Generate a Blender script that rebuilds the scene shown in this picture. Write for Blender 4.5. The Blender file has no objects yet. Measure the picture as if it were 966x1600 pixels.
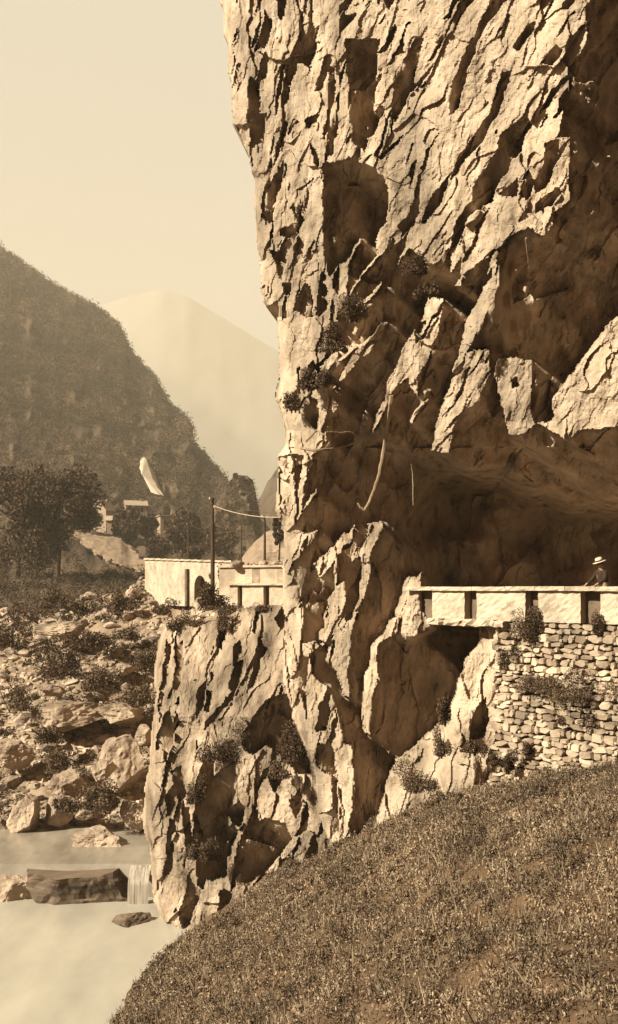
import bpy, math, random
import numpy as np
from mathutils import Vector, Matrix

random.seed(7)
RS = np.random.RandomState(11)
SC = bpy.context.scene
COL = SC.collection

# ------------------------------------------------------------------ camera, world, sun, exposure
FPX = 1500.0            # focal length in photograph pixels
CXP, HYP = 483.0, 920.0  # principal column and horizon row of the photograph
cd = bpy.data.cameras.new("camera")
cam = bpy.data.objects.new("camera", cd)
COL.objects.link(cam)
cam.location = (0, 0, 0)
cam.rotation_euler = (math.radians(90), 0, 0)
cd.sensor_fit = 'VERTICAL'
cd.sensor_height = 36.0
cd.lens = 36.0 * FPX / 1600.0
cd.shift_y = (HYP - 800.0) / 1600.0
cd.clip_start = 0.1
cd.clip_end = 20000
SC.camera = cam

SUNDIR = Vector((-0.74, -0.36, 0.57)).normalized()   # towards the sun
world = bpy.data.worlds.new("World")
SC.world = world
world.use_nodes = True
wn, wl = world.node_tree.nodes, world.node_tree.links
for n in list(wn):
    wn.remove(n)
wo = wn.new('ShaderNodeOutputWorld')
bg = wn.new('ShaderNodeBackground')
sky = wn.new('ShaderNodeTexSky')
sky.sky_type = 'NISHITA'
sky.sun_disc = False
sky.sun_elevation = math.asin(SUNDIR.z)
sky.sun_rotation = math.atan2(SUNDIR.x, SUNDIR.y)
sky.dust_density = 4.0
bw = wn.new('ShaderNodeRGBToBW')
tint = wn.new('ShaderNodeMixRGB'); tint.blend_type = 'MULTIPLY'; tint.inputs[0].default_value = 1
tint.inputs[2].default_value = (0.17, 0.062, 0.04, 1)
geo = wn.new('ShaderNodeTexCoord')
dot = wn.new('ShaderNodeVectorMath'); dot.operation = 'DOT_PRODUCT'
gd = Vector((-0.30, 0.93, 0.22)).normalized()
dot.inputs[1].default_value = gd
mr = wn.new('ShaderNodeMapRange'); mr.interpolation_type = 'SMOOTHSTEP'
mr.inputs[1].default_value = 0.74; mr.inputs[2].default_value = 0.93
glow = wn.new('ShaderNodeMixRGB'); glow.blend_type = 'MIX'
glow.inputs[1].default_value = (0, 0, 0, 1)
glow.inputs[2].default_value = (3.9, 3.85, 3.3, 1)
add = wn.new('ShaderNodeMixRGB'); add.blend_type = 'ADD'; add.inputs[0].default_value = 1
wl.new(sky.outputs[0], bw.inputs[0]); wl.new(bw.outputs[0], tint.inputs[1])
wl.new(geo.outputs['Generated'], dot.inputs[0]); wl.new(dot.outputs['Value'], mr.inputs[0])
wl.new(mr.outputs[0], glow.inputs[0])
wl.new(tint.outputs[0], add.inputs[1]); wl.new(glow.outputs[0], add.inputs[2])
wl.new(add.outputs[0], bg.inputs[0]); wl.new(bg.outputs[0], wo.inputs[0])
bg.inputs[1].default_value = 0.05

sl = bpy.data.lights.new("sun", 'SUN')
sl.energy = 5.0
sl.angle = math.radians(0.5)
sl.color = (1.0, 1.0, 0.86)
so = bpy.data.objects.new("sun", sl)
COL.objects.link(so)
so.rotation_euler = (-SUNDIR).to_track_quat('-Z', 'Y').to_euler()
so.location = (-30, -10, 40)

vs = SC.view_settings
vs.view_transform = 'Standard'
vs.look = 'None'
vs.gamma = 1
vs.use_curve_mapping = False
vs.exposure = 1.7

# ------------------------------------------------------------------ helpers
def P(px, py, d):
    return Vector(((px - CXP) * d / FPX, d, (HYP - py) * d / FPX))

def tag(o, label=None, cat=None, group=None, kind=None):
    if label: o['label'] = label
    if cat: o['category'] = cat
    if group: o['group'] = group
    if kind: o['kind'] = kind
    return o

def empty(name, loc=(0, 0, 0), rz=0):
    o = bpy.data.objects.new(name, None)
    o.empty_display_size = 0.3
    COL.objects.link(o)
    o.location = loc
    o.rotation_euler = (0, 0, rz)
    return o

def mesh_obj(name, verts, faces, mat, parent=None, smooth=False):
    me = bpy.data.meshes.new(name)
    if isinstance(verts, np.ndarray) and isinstance(faces, np.ndarray):
        nv, nf, k = len(verts), len(faces), faces.shape[1]
        me.vertices.add(nv)
        me.vertices.foreach_set('co', np.ascontiguousarray(verts, dtype=np.float32).ravel())
        me.loops.add(nf * k)
        me.loops.foreach_set('vertex_index', np.ascontiguousarray(faces, dtype=np.int32).ravel())
        me.polygons.add(nf)
        me.polygons.foreach_set('loop_start', np.arange(0, nf * k, k, dtype=np.int32))
        me.update(calc_edges=True)
    else:
        me.from_pydata([tuple(v) for v in verts], [], [tuple(f) for f in faces])
    me.polygons.foreach_set('use_smooth', np.full(len(me.polygons), smooth, dtype=bool))
    me.validate()
    if mat: me.materials.append(mat)
    o = bpy.data.objects.new(name, me)
    COL.objects.link(o)
    if parent is not None: o.parent = parent
    return o

class MB:
    def __init__(s): s.v = []; s.f = []
    def add(s, vs, fs):
        b = len(s.v); s.v += [tuple(v) for v in vs]; s.f += [tuple(i + b for i in f) for f in fs]
    def box(s, c, sz, rz=0, jit=0.0, M=None):
        vs = []
        for dz in (-.5, .5):
            for dx, dy in ((-.5, -.5), (.5, -.5), (.5, .5), (-.5, .5)):
                vs.append(Vector((dx * sz[0] + random.uniform(-jit, jit), dy * sz[1] + random.uniform(-jit, jit), dz * sz[2] + random.uniform(-jit, jit))))
        R = M if M else Matrix.Rotation(rz, 3, 'Z')
        vs = [R @ v + Vector(c) for v in vs]
        s.add(vs, [(0, 3, 2, 1), (4, 5, 6, 7), (0, 1, 5, 4), (1, 2, 6, 5), (2, 3, 7, 6), (3, 0, 4, 7)])
    def tube(s, pts, rads, n=8):
        pts = [Vector(p) for p in pts]
        rings = []
        for i, p in enumerate(pts):
            a = pts[max(i - 1, 0)]; b = pts[min(i + 1, len(pts) - 1)]
            t = (b - a).normalized()
            u = t.cross(Vector((0, 1, 0.123)))
            if u.length < 1e-3: u = t.cross(Vector((1, 0, 0)))
            u.normalize(); w = t.cross(u)
            r = rads[i] if isinstance(rads, (list, tuple)) else rads
            rings.append([p + u * (r * math.cos(2 * math.pi * k / n)) + w * (r * math.sin(2 * math.pi * k / n)) for k in range(n)])
        vs = [v for r in rings for v in r]
        fs = []
        for i in range(len(pts) - 1):
            for k in range(n):
                fs.append((i * n + k, i * n + (k + 1) % n, (i + 1) * n + (k + 1) % n, (i + 1) * n + k))
        fs.append(tuple(reversed(range(n)))); fs.append(tuple((len(pts) - 1) * n + k for k in range(n)))
        s.add(vs, fs)
    def lathe(s, prof, c, n=20, sx=1, sy=1, M=None):
        R = M if M else Matrix.Identity(3)
        vs = []
        for r, z in prof:
            for k in range(n):
                a = 2 * math.pi * k / n
                vs.append(R @ Vector((r * math.cos(a) * sx, r * math.sin(a) * sy, z)) + Vector(c))
        fs = []
        for i in range(len(prof) - 1):
            for k in range(n):
                fs.append((i * n + k, i * n + (k + 1) % n, (i + 1) * n + (k + 1) % n, (i + 1) * n + k))
        s.add(vs, fs)
    def build(s, name, mat, parent=None, smooth=False):
        return mesh_obj(name, s.v, s.f, mat, parent, smooth)

# numpy noise
def _h(ix, iy, seed):
    n = (ix.astype(np.int64) * 374761393 + iy.astype(np.int64) * 668265263 + seed * 1442695041) & 0xffffffff
    n = ((n ^ (n >> 13)) * 1274126177) & 0xffffffff
    n = n ^ (n >> 16)
    return (n & 0xffffff) / float(0x1000000)

def pnoise(x, y, seed=0):
    x = np.asarray(x, float); y = np.asarray(y, float)
    ix = np.floor(x); iy = np.floor(y)
    fx = x - ix; fy = y - iy
    ux = fx * fx * fx * (fx * (fx * 6 - 15) + 10); uy = fy * fy * fy * (fy * (fy * 6 - 15) + 10)
    def g(ox, oy):
        a = _h(ix + ox, iy + oy, seed) * 2 * np.pi
        return np.cos(a) * (fx - ox) + np.sin(a) * (fy - oy)
    return ((g(0, 0) * (1 - ux) + g(1, 0) * ux) * (1 - uy) + (g(0, 1) * (1 - ux) + g(1, 1) * ux) * uy) * 1.5

def fbm(x, y, seed=0, o=4, gain=.5):
    t = 0; a = 1.0
    for i in range(o):
        t = t + a * pnoise(x * 2 ** i + i * 17.3, y * 2 ** i - i * 9.1, seed + i)
        a *= gain
    return t

def facets(x, y, seed, tilt=0.5, off=1.0):
    """per-cell tilted planes: slabs and blocks with sharp steps"""
    ix = np.floor(x); iy = np.floor(y)
    best = np.full(x.shape, 1e9); val = np.zeros(x.shape)
    for ox in (-1, 0, 1):
        for oy in (-1, 0, 1):
            cx = ix + ox; cy = iy + oy
            px = cx + .15 + .7 * _h(cx, cy, seed); py = cy + .15 + .7 * _h(cx, cy, seed + 5)
            d = (x - px) ** 2 + (y - py) ** 2
            m = d < best
            v = off * (_h(cx, cy, seed + 9) - .5) + tilt * ((x - px) * (_h(cx, cy, seed + 13) - .5) + (y - py) * (_h(cx, cy, seed + 17) - .5)) * 2
            val = np.where(m, v, val); best = np.where(m, d, best)
    return val

def inpoly(X, Y, poly):
    p = np.array(poly, float)
    m = np.zeros(X.shape, bool)
    x0, x1, y0, y1 = p[:, 0].min(), p[:, 0].max(), p[:, 1].min(), p[:, 1].max()
    bb = (X >= x0) & (X <= x1) & (Y >= y0) & (Y <= y1)
    xs, ys = X[bb], Y[bb]
    c = np.zeros(xs.shape, bool)
    j = len(p) - 1
    for i in range(len(p)):
        yi, yj, xi, xj = p[i, 1], p[j, 1], p[i, 0], p[j, 0]
        if yi != yj:
            c ^= ((yi > ys) != (yj > ys)) & (xs < (xj - xi) * (ys - yi) / (yj - yi) + xi)
        j = i
    m[bb] = c
    return m

def blur(a, r):
    k = 2 * r + 1
    for ax in (0, 1):
        p = np.pad(a, [(r + 1, r) if i == ax else (0, 0) for i in (0, 1)], mode='edge')
        c = np.cumsum(p, axis=ax)
        a = (np.take(c, range(k, c.shape[ax]), axis=ax) - np.take(c, range(0, c.shape[ax] - k), axis=ax)) / k
    return a

def grid_mesh(name, X, Y, Z, keep, mat, back=None, smooth=True):
    """surface over a grid; faces kept where keep is true; back = offset vector that gives it thickness"""
    H, W = X.shape
    idx = np.arange(H * W).reshape(H, W)
    v = np.stack([X.ravel(), Y.ravel(), Z.ravel()], 1)
    kf = keep[:-1, :-1] & keep[1:, :-1] & keep[:-1, 1:] & keep[1:, 1:]
    a, b, c, d = idx[:-1, :-1][kf], idx[:-1, 1:][kf], idx[1:, 1:][kf], idx[1:, :-1][kf]
    f = np.stack([a, d, c, b], 1)
    if back is not None:
        n0 = len(v)
        kp = np.pad(kf, 1)
        sk = []
        e = kp[1:-1, 1:-1]
        for (dy, dx, p, q) in ((-1, 0, (0, 0), (0, 1)), (1, 0, (1, 1), (1, 0)), (0, -1, (1, 0), (0, 0)), (0, 1, (0, 1), (1, 1))):
            nb = kp[1 + dy:kp.shape[0] - 1 + dy, 1 + dx:kp.shape[1] - 1 + dx]
            m = e & ~nb
            ii, jj = np.nonzero(m)
            A = idx[ii + p[0], jj + p[1]]; B = idx[ii + q[0], jj + q[1]]
            sk.append(np.stack([A, B, B + n0, A + n0], 1))
        f = np.concatenate([f] + sk)
        v = np.concatenate([v, v + np.array(back)])
    used = np.unique(f)
    rm = np.zeros(len(v), int); rm[used] = np.arange(len(used))
    return mesh_obj(name, v[used], rm[f], mat, None, smooth)

def unproj(PX, PY, D):
    return (PX - CXP) * D / FPX, D, (HYP - PY) * D / FPX

def leaf_quads(C, size, asp=0.5, up=0.0, seed=0, tilt=None):
    """one small kite-shaped leaf per centre"""
    r = np.random.RandomState(seed)
    n = len(C)
    a = r.normal(size=(n, 3)); a[:, 2] += up
    a /= np.linalg.norm(a, axis=1, keepdims=True)
    b = r.normal(size=(n, 3)); b -= a * (a * b).sum(1, keepdims=True)
    b /= np.linalg.norm(b, axis=1, keepdims=True)
    s = (size * (0.6 + 0.8 * r.rand(n)))[:, None] if np.isscalar(size) else (size * (0.6 + 0.8 * r.rand(n)))[:, None]
    v = np.stack([C - a * s * .5, C + b * s * asp * .5, C + a * s * .5, C - b * s * asp * .5], 1).reshape(-1, 3)
    f = np.arange(4 * n).reshape(n, 4)
    return v, f

# ------------------------------------------------------------------ materials
def mat(name, c1, c2, scale=3.0, rough=.9, bump=.0, bscale=20.0, island=0.0, detail=8, stretch=(1, 1, 1), c3=None, spec=.15, big=None, crack=0):
    tone = lambda c: (c[0] * .66, c[1] * .558, c[2] * .485)
    c1, c2 = tone(c1), tone(c2)
    if c3: c3 = tone(c3)
    m = bpy.data.materials.new(name)
    m.use_nodes = True
    N, L = m.node_tree.nodes, m.node_tree.links
    b = N['Principled BSDF']
    b.inputs['Roughness'].default_value = rough
    b.inputs['Specular IOR Level'].default_value = spec
    tc = N.new('ShaderNodeTexCoord')
    mp = N.new('ShaderNodeMapping'); mp.inputs['Scale'].default_value = stretch
    L.new(tc.outputs['Object'], mp.inputs[0])
    no = N.new('ShaderNodeTexNoise'); no.inputs['Scale'].default_value = scale; no.inputs['Detail'].default_value = detail
    no.inputs['Roughness'].default_value = .62
    L.new(mp.outputs[0], no.inputs['Vector'])
    cr = N.new('ShaderNodeValToRGB')
    cr.color_ramp.elements[0].position = .32; cr.color_ramp.elements[0].color = (*c1, 1)
    cr.color_ramp.elements[1].position = .68; cr.color_ramp.elements[1].color = (*c2, 1)
    if c3:
        e = cr.color_ramp.elements.new(.44); e.color = (*c3, 1)
    fac = no.outputs[0]
    if island:
        g = N.new('ShaderNodeNewGeometry')
        mx = N.new('ShaderNodeMix'); mx.data_type = 'FLOAT'
        mx.inputs[0].default_value = island
        L.new(no.outputs[0], mx.inputs[2]); L.new(g.outputs['Random Per Island'], mx.inputs[3])
        fac = mx.outputs[0]
    L.new(fac, cr.inputs[0])
    colout = cr.outputs[0]
    if big:
        mp2 = N.new('ShaderNodeMapping'); mp2.inputs['Scale'].default_value = big[2]; L.new(tc.outputs['Object'], mp2.inputs[0])
        n3 = N.new('ShaderNodeTexNoise'); n3.inputs['Scale'].default_value = big[0]; n3.inputs['Detail'].default_value = 5; L.new(mp2.outputs[0], n3.inputs['Vector'])
        r3 = N.new('ShaderNodeMapRange'); r3.inputs[1].default_value = .35; r3.inputs[2].default_value = .62; r3.inputs[3].default_value = big[1]; r3.inputs[4].default_value = 1.08
        L.new(n3.outputs[0], r3.inputs[0])
        mu = N.new('ShaderNodeMixRGB'); mu.blend_type = 'MULTIPLY'; mu.inputs[0].default_value = 1
        L.new(colout, mu.inputs[1]); L.new(r3.outputs[0], mu.inputs[2]); colout = mu.outputs[0]
    L.new(colout, b.inputs['Base Color'])
    if bump:
        n2 = N.new('ShaderNodeTexNoise'); n2.inputs['Scale'].default_value = bscale; n2.inputs['Detail'].default_value = 8
        n2.inputs['Roughness'].default_value = .68
        L.new(mp.outputs[0], n2.inputs['Vector'])
        bp = N.new('ShaderNodeBump'); bp.inputs['Strength'].default_value = bump; bp.inputs['Distance'].default_value = .08
        L.new(n2.outputs[0], bp.inputs['Height'])
        nrm = bp.outputs[0]
        if crack:
            mp4 = N.new('ShaderNodeMapping'); mp4.inputs['Scale'].default_value = (1.6, 1, .45); mp4.inputs['Rotation'].default_value = (0, math.radians(-22), 0)
            n4 = N.new('ShaderNodeTexNoise'); n4.inputs['Scale'].default_value = 1.2; n4.inputs['Detail'].default_value = 4
            ad = N.new('ShaderNodeMixRGB'); ad.blend_type = 'ADD'; ad.inputs[0].default_value = .5
            L.new(tc.outputs['Object'], n4.inputs['Vector']); L.new(tc.outputs['Object'], ad.inputs[1]); L.new(n4.outputs[1], ad.inputs[2]); L.new(ad.outputs[0], mp4.inputs[0])
            vo = N.new('ShaderNodeTexVoronoi'); vo.feature = 'DISTANCE_TO_EDGE'; vo.inputs['Scale'].default_value = crack
            L.new(mp4.outputs[0], vo.inputs['Vector'])
            r4 = N.new('ShaderNodeMapRange'); r4.inputs[2].default_value = .05; L.new(vo.outputs[0], r4.inputs[0])
            b4 = N.new('ShaderNodeBump'); b4.inputs['Strength'].default_value = .5; b4.inputs['Distance'].default_value = .04
            L.new(r4.outputs[0], b4.inputs['Height']); L.new(nrm, b4.inputs['Normal']); nrm = b4.outputs[0]
        L.new(nrm, b.inputs['Normal'])
    return m

M_rock = mat('cliff_rock', (.20, .16, .115), (.60, .52, .41), 1.3, .92, .7, 5, c3=(.43, .36, .27), stretch=(1.6, 1, .75), big=(.5, .6, (1.6, 1, .4)), crack=.7)
M_rock2 = mat('weathered_rock', (.09, .066, .046), (.54, .46, .36), 1.0, .95, .6, 6, c3=(.30, .245, .18), stretch=(1.5, 1, .8), big=(.45, .5, (1, 1, .6)), crack=1.2)
M_boulder = mat('boulder_stone', (.18, .14, .10), (.54, .46, .36), .9, .92, .6, 5, c3=(.38, .31, .24), big=(.5, .6, (1, 1, 1)), crack=.8)
M_slab = mat('banded_slab', (.045, .033, .024), (.22, .175, .13), 1.4, .85, .5, 4, stretch=(.4, .4, 3), c3=(.11, .085, .062))
M_wall = mat('lime_plaster', (.34, .28, .21), (.60, .54, .43), 2.6, .9, .5, 9, c3=(.53, .47, .37), big=(1.1, .72, (1, 1, .5)))
M_recess = mat('recess_dark', (.11, .085, .06), (.22, .17, .125), 2.5, .95, .5, 10)  # darker base colour for recess panels, arch back and pilaster
M_stone = mat('dry_stone', (.28, .225, .165), (.62, .54, .42), 2.2, .95, .6, 9, island=.45, c3=(.44, .37, .28), big=(.7, .55, (1, 1, 1)))
M_gap = mat('dark_joint', (.07, .05, .034), (.13, .10, .07), 4, 1)
M_ground = mat('stony_ground', (.15, .105, .065), (.42, .35, .26), .7, 1, .6, 5, c3=(.27, .21, .15))
M_soil = mat('turf_soil', (.07, .045, .025), (.16, .11, .065), 1.5, 1, .4, 8)
M_grass = mat('turf_leaves', (.05, .03, .017), (.48, .40, .28), 2.6, .9, 0, island=.38, c3=(.17, .12, .078), big=(.6, .5, (1, 1, 1)))
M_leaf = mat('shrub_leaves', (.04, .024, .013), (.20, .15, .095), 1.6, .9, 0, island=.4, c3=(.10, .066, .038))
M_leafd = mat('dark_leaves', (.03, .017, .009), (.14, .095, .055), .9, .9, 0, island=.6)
M_twig = mat('dry_twigs', (.22, .17, .11), (.42, .35, .25), 2, .95)
M_forest = mat('wooded_slope', (.025, .016, .009), (.30, .235, .16), .10, 1, 0, island=.16, c3=(.09, .062, .038), detail=3, big=(.014, .42, (1, 1, 1)))
M_hill = mat('hill_ground', (.04, .027, .016), (.15, .11, .072), .02, 1, .3, .2)
M_far = mat('mountain_haze_tone', (.385, .41, .40), (.40, .425, .415), .003, 1)  # haze painted into the colour: pale enough to melt into the sky
M_scar = mat('bare_scar', (.62, .56, .46), (.78, .72, .60), .05, 1)
M_bark = mat('bark', (.045, .028, .017), (.12, .085, .055), 6, .95, .4, 20)
M_pole = mat('tarred_pole', (.05, .03, .02), (.10, .07, .045), 6, .85, .3, 30, stretch=(4, 4, .5))
M_wire = mat('wire', (.42, .36, .27), (.5, .43, .33), 4, .5)
M_white = mat('porcelain', (.7, .64, .52), (.75, .69, .56), 4, .3)
M_plaster = mat('house_plaster', (.34, .28, .21), (.46, .39, .30), .6, .95)
M_roof = mat('roof_slate', (.40, .34, .26), (.52, .45, .36), .8, .9)
M_dark = mat('dark_opening', (.03, .018, .011), (.05, .03, .02), 1, .8)
M_road = mat('road_dust', (.42, .35, .26), (.55, .47, .36), 1.2, 1)
M_cloth = mat('dark_wool', (.032, .019, .013), (.05, .03, .02), 20, .95)
M_cloth2 = mat('grey_wool', (.05, .032, .022), (.07, .045, .03), 20, .95)
M_hat = mat('straw_felt', (.62, .55, .43), (.70, .62, .49), 20, .9)
M_skin = mat('skin', (.36, .24, .16), (.42, .29, .2), 6, .6)
M_hair = mat('hair', (.04, .025, .015), (.07, .045, .03), 30, .7)

def water_mat(name, c1, c2, rough, stretch):
    m = mat(name, c1, c2, .35, rough, .12, 1.2, stretch=stretch, spec=.5)
    return m
M_water = water_mat('milky_water', (.32, .32, .28), (.50, .50, .43), .32, (1, .35, 1))
M_pool = water_mat('pool_water', (.16, .145, .115), (.40, .385, .325), .25, (1, .3, 1))
M_fall = mat('falling_water', (.13, .11, .085), (.62, .60, .52), 2.2, .5, 0, stretch=(6, 1, .1))

# ------------------------------------------------------------------ rock relief (used by cliff and buttress)
def rock_relief(name, x0, x1, y0, y1, step, base_f, ops, edge_f, outline, mt, seed, scale_px=47.0, edge_amt=1.5, dpocket=.52, amp=.55, back=(2, 16, 1), extra=None, jw=.26, jl=.92, calm=()):
    xs = np.arange(x0, x1 + step, step); ys = np.arange(y0, y1 + step, step)
    PX, PY = np.meshgrid(xs, ys)
    # warped lookup so that traced edges turn ragged like broken rock
    wx = 2.4 * fbm(PX / 20, PY / 30, seed + 50, 2) + 1.3 * fbm(PX / 5, PY / 8, seed + 60, 2)
    wy = 3.0 * fbm(PX / 26, PY / 20, seed + 70, 2) + 1.3 * fbm(PX / 6, PY / 5, seed + 80, 2)
    QX, QY = PX + wx, PY + wy
    dark = np.zeros(PX.shape, bool)
    for k, poly in ops:
        m = inpoly(QX, QY, poly)
        dark[m] = (k == 'D')
    # open joints between the slabs
    def joints(th, s2, w0, lens):
        c, n = math.cos(math.radians(th)), math.sin(math.radians(th))
        u = PX * c - PY * n; v = PX * n + PY * c + 9 * fbm(PX / 130, PY / 130, s2 + 3, 2)
        uu = u + 8 * fbm(u / 30, v / 30, s2 + 64, 2); vv = v + 2.2 * fbm(u / 22, v / 12, s2 + 65, 3)
        cell = facets(uu / 100, vv / 38, s2 + 66, 0.0, 1.0)
        fr = (vv / 40 + 1.3 * cell + .06 * fbm(uu / 40, vv / 12, s2 + 67, 2)) % 1.0
        wd = np.clip(.03 + w0 * (fbm(u / 75, v / 45, s2 + 62, 3) + 1.1 * cell), 0, .42)
        lens_c = facets(uu / 52 + 9, vv / 15, s2 + 68, 0.12, 1.0) + .5 > lens
        dens = fbm(u / 130, v / 90, s2 + 69, 2) > -.25
        return (fr < wd) | (lens_c & dens)
    q1 = np.clip((PX - 500) / 60, 0, 1) * np.clip((780 - PY) / 80, 0, 1) > .5
    jm = np.where(q1, joints(61, seed, jw, jl), joints(79, seed + 100, jw, jl))
    for poly in calm: jm &= ~inpoly(QX, QY, poly)
    dark |= jm
    base = base_f(PX, PY)
    H, W = PX.shape
    L = np.zeros((H, W)); E = base.copy()
    for i in range(1, H):
        sh = lambda a: .7 * a[1:-1] + .3 * a[:-2]
        L[i, 2:] = np.where(dark[i, 2:], sh(L[i - 1]) + step * 1.64, 0)
        E[i, 2:] = np.where(dark[i, 2:], sh(E[i - 1]), base[i, 2:])
    pk = np.maximum(base + .10, E + dpocket * L / scale_px + .16)
    w = dark.astype(float)
    pb = blur(pk * w, 3) / np.maximum(blur(w, 3), 1e-6)
    D = np.where(dark, np.maximum(pb, base + .1), base)
    if extra is not None:
        D = extra(PX, PY, D, dark, seed)
    # foliation: two families of slabs
    def fam(th, s, lu, lv):
        c, n = math.cos(math.radians(th)), math.sin(math.radians(th))
        bend = 6 * fbm(PX / 110, PY / 110, s + 3, 2)
        u = PX * c - PY * n; v = PX * n + PY * c + bend
        saw = (v / lv + .9 * fbm(u / (lu * 1.3), v / (lv * 2), s, 3)) % 1.0
        am = np.clip(.25 + 1.3 * fbm(u / 120, v / 60, s + 31, 2), 0, 1)
        t = .30 * am * (.5 - saw)
        t += .42 * facets(u / 150 + .1 * fbm(u / 50, v / 50, s + 21, 2), v / 58 + .1 * fbm(u / 50, v / 40, s + 22, 2), s + 23, .85, .55)
        v2 = v / (lv * .36) + 1.1 * fbm(u / (lu * .5), v / lv, s + 7, 3)
        t += .035 * (.5 - v2 % 1.0) * np.clip(.4 + 1.2 * fbm(u / 70, v / 35, s + 41, 2), 0, 1)
        t += .17 * facets(u / lu + .25 * fbm(u / 30, v / 12, s + 5, 2), v / (lv * .62) + .2 * fbm(u / 25, v / 15, s + 6, 2), s + 2, .55, 1.0)
        t += .03 * facets(u / (lu * .33), v / (lv * .25), s + 4, .8, 1.0)
        return t
    f1 = fam(61, seed, 95, 40); f2 = fam(79, seed + 100, 105, 40)
    bl = np.clip((PX - 500) / 60, 0, 1) * np.clip((780 - PY) / 80, 0, 1)
    det = f1 * bl + f2 * (1 - bl)
    det += .035 * fbm(PX / 12, PY / 16, seed + 9, 4, .6) + .03 * facets(PX / 7 + PY / 22, PY / 13, seed + 91, 1.0, 1.0)
    det += .16 * fbm(PX / 60, PY / 80, seed + 19, 3)
    dd = amp * det * 1.55
    D = D + np.where(dark, np.maximum(dd, -(.05 + .12 * L / scale_px)), amp * det)
    ed = edge_f(PX, PY)
    D = D + edge_amt * np.exp(-np.maximum(ed, 0) / 8.0)
    keep = inpoly(QX, PY + .3 * wy, outline)
    X, Yv, Z = unproj(PX, PY, D)
    return grid_mesh(name, X, Yv, Z, keep, mt, back, False), (xs, ys, D, dark)

# main cliff ---------------------------------------------------------
cl_left = [(332, -80), (352, 60), (358, 120), (363, 171), (363, 194), (372, 200), (379, 222), (386, 241), (389, 266), (396, 278), (397, 297), (396, 321), (399, 353),
           (400, 384), (407, 408), (406, 430), (407, 458), (414, 477), (434, 495), (434, 520), (434, 536), (436, 573), (430, 623), (440, 654), (447, 672),
           (445, 694), (433, 710), (430, 794), (443, 822), (443, 846), (441, 900), (443, 950), (445, 1000), (441, 1054), (444, 1070), (452, 1100), (460, 1140),
           (470, 1160), (488, 1215), (492, 1260), (505, 1300), (520, 1345), (540, 1400)]
cl_out = cl_left + [(640, 1400), (700, 1310), (800, 1260), (815, 1240), (812, 1000), (800, 960), (1040, 960), (1040, -80)]
lx = np.array([p[0] for p in cl_left], float); ly = np.array([p[1] for p in cl_left], float)
def cl_edge(PX, PY): return PX - np.interp(PY, ly, lx)
def cl_base(PX, PY):
    b = 35.2 - (PX - 440) / 500 * 7.2
    b = b - np.clip((920 - PY) / 750, 0, 1.4) * 2.2
    low = np.clip((PY - 960) / 60, 0, 1)
    b = b - low * .9 * np.clip((PX - 660) / 60, 0, 1)
    b = b + np.clip((PY - 1150) / 150, 0, 1) * np.clip((640 - PX) / 100, 0, 1) * .3
    return b
F2 = [(655, 712), (678, 703), (693, 709), (703, 706), (712, 660), (722, 640), (735, 626), (743, 632), (757, 605), (768, 580), (776, 600), (790, 655), (795, 682),
      (820, 676), (838, 660), (850, 667), (884, 687), (905, 673), (945, 667), (1045, 664), (1045, 975), (700, 975), (660, 965), (655, 890), (648, 850), (640, 826), (640, 770)]
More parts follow.
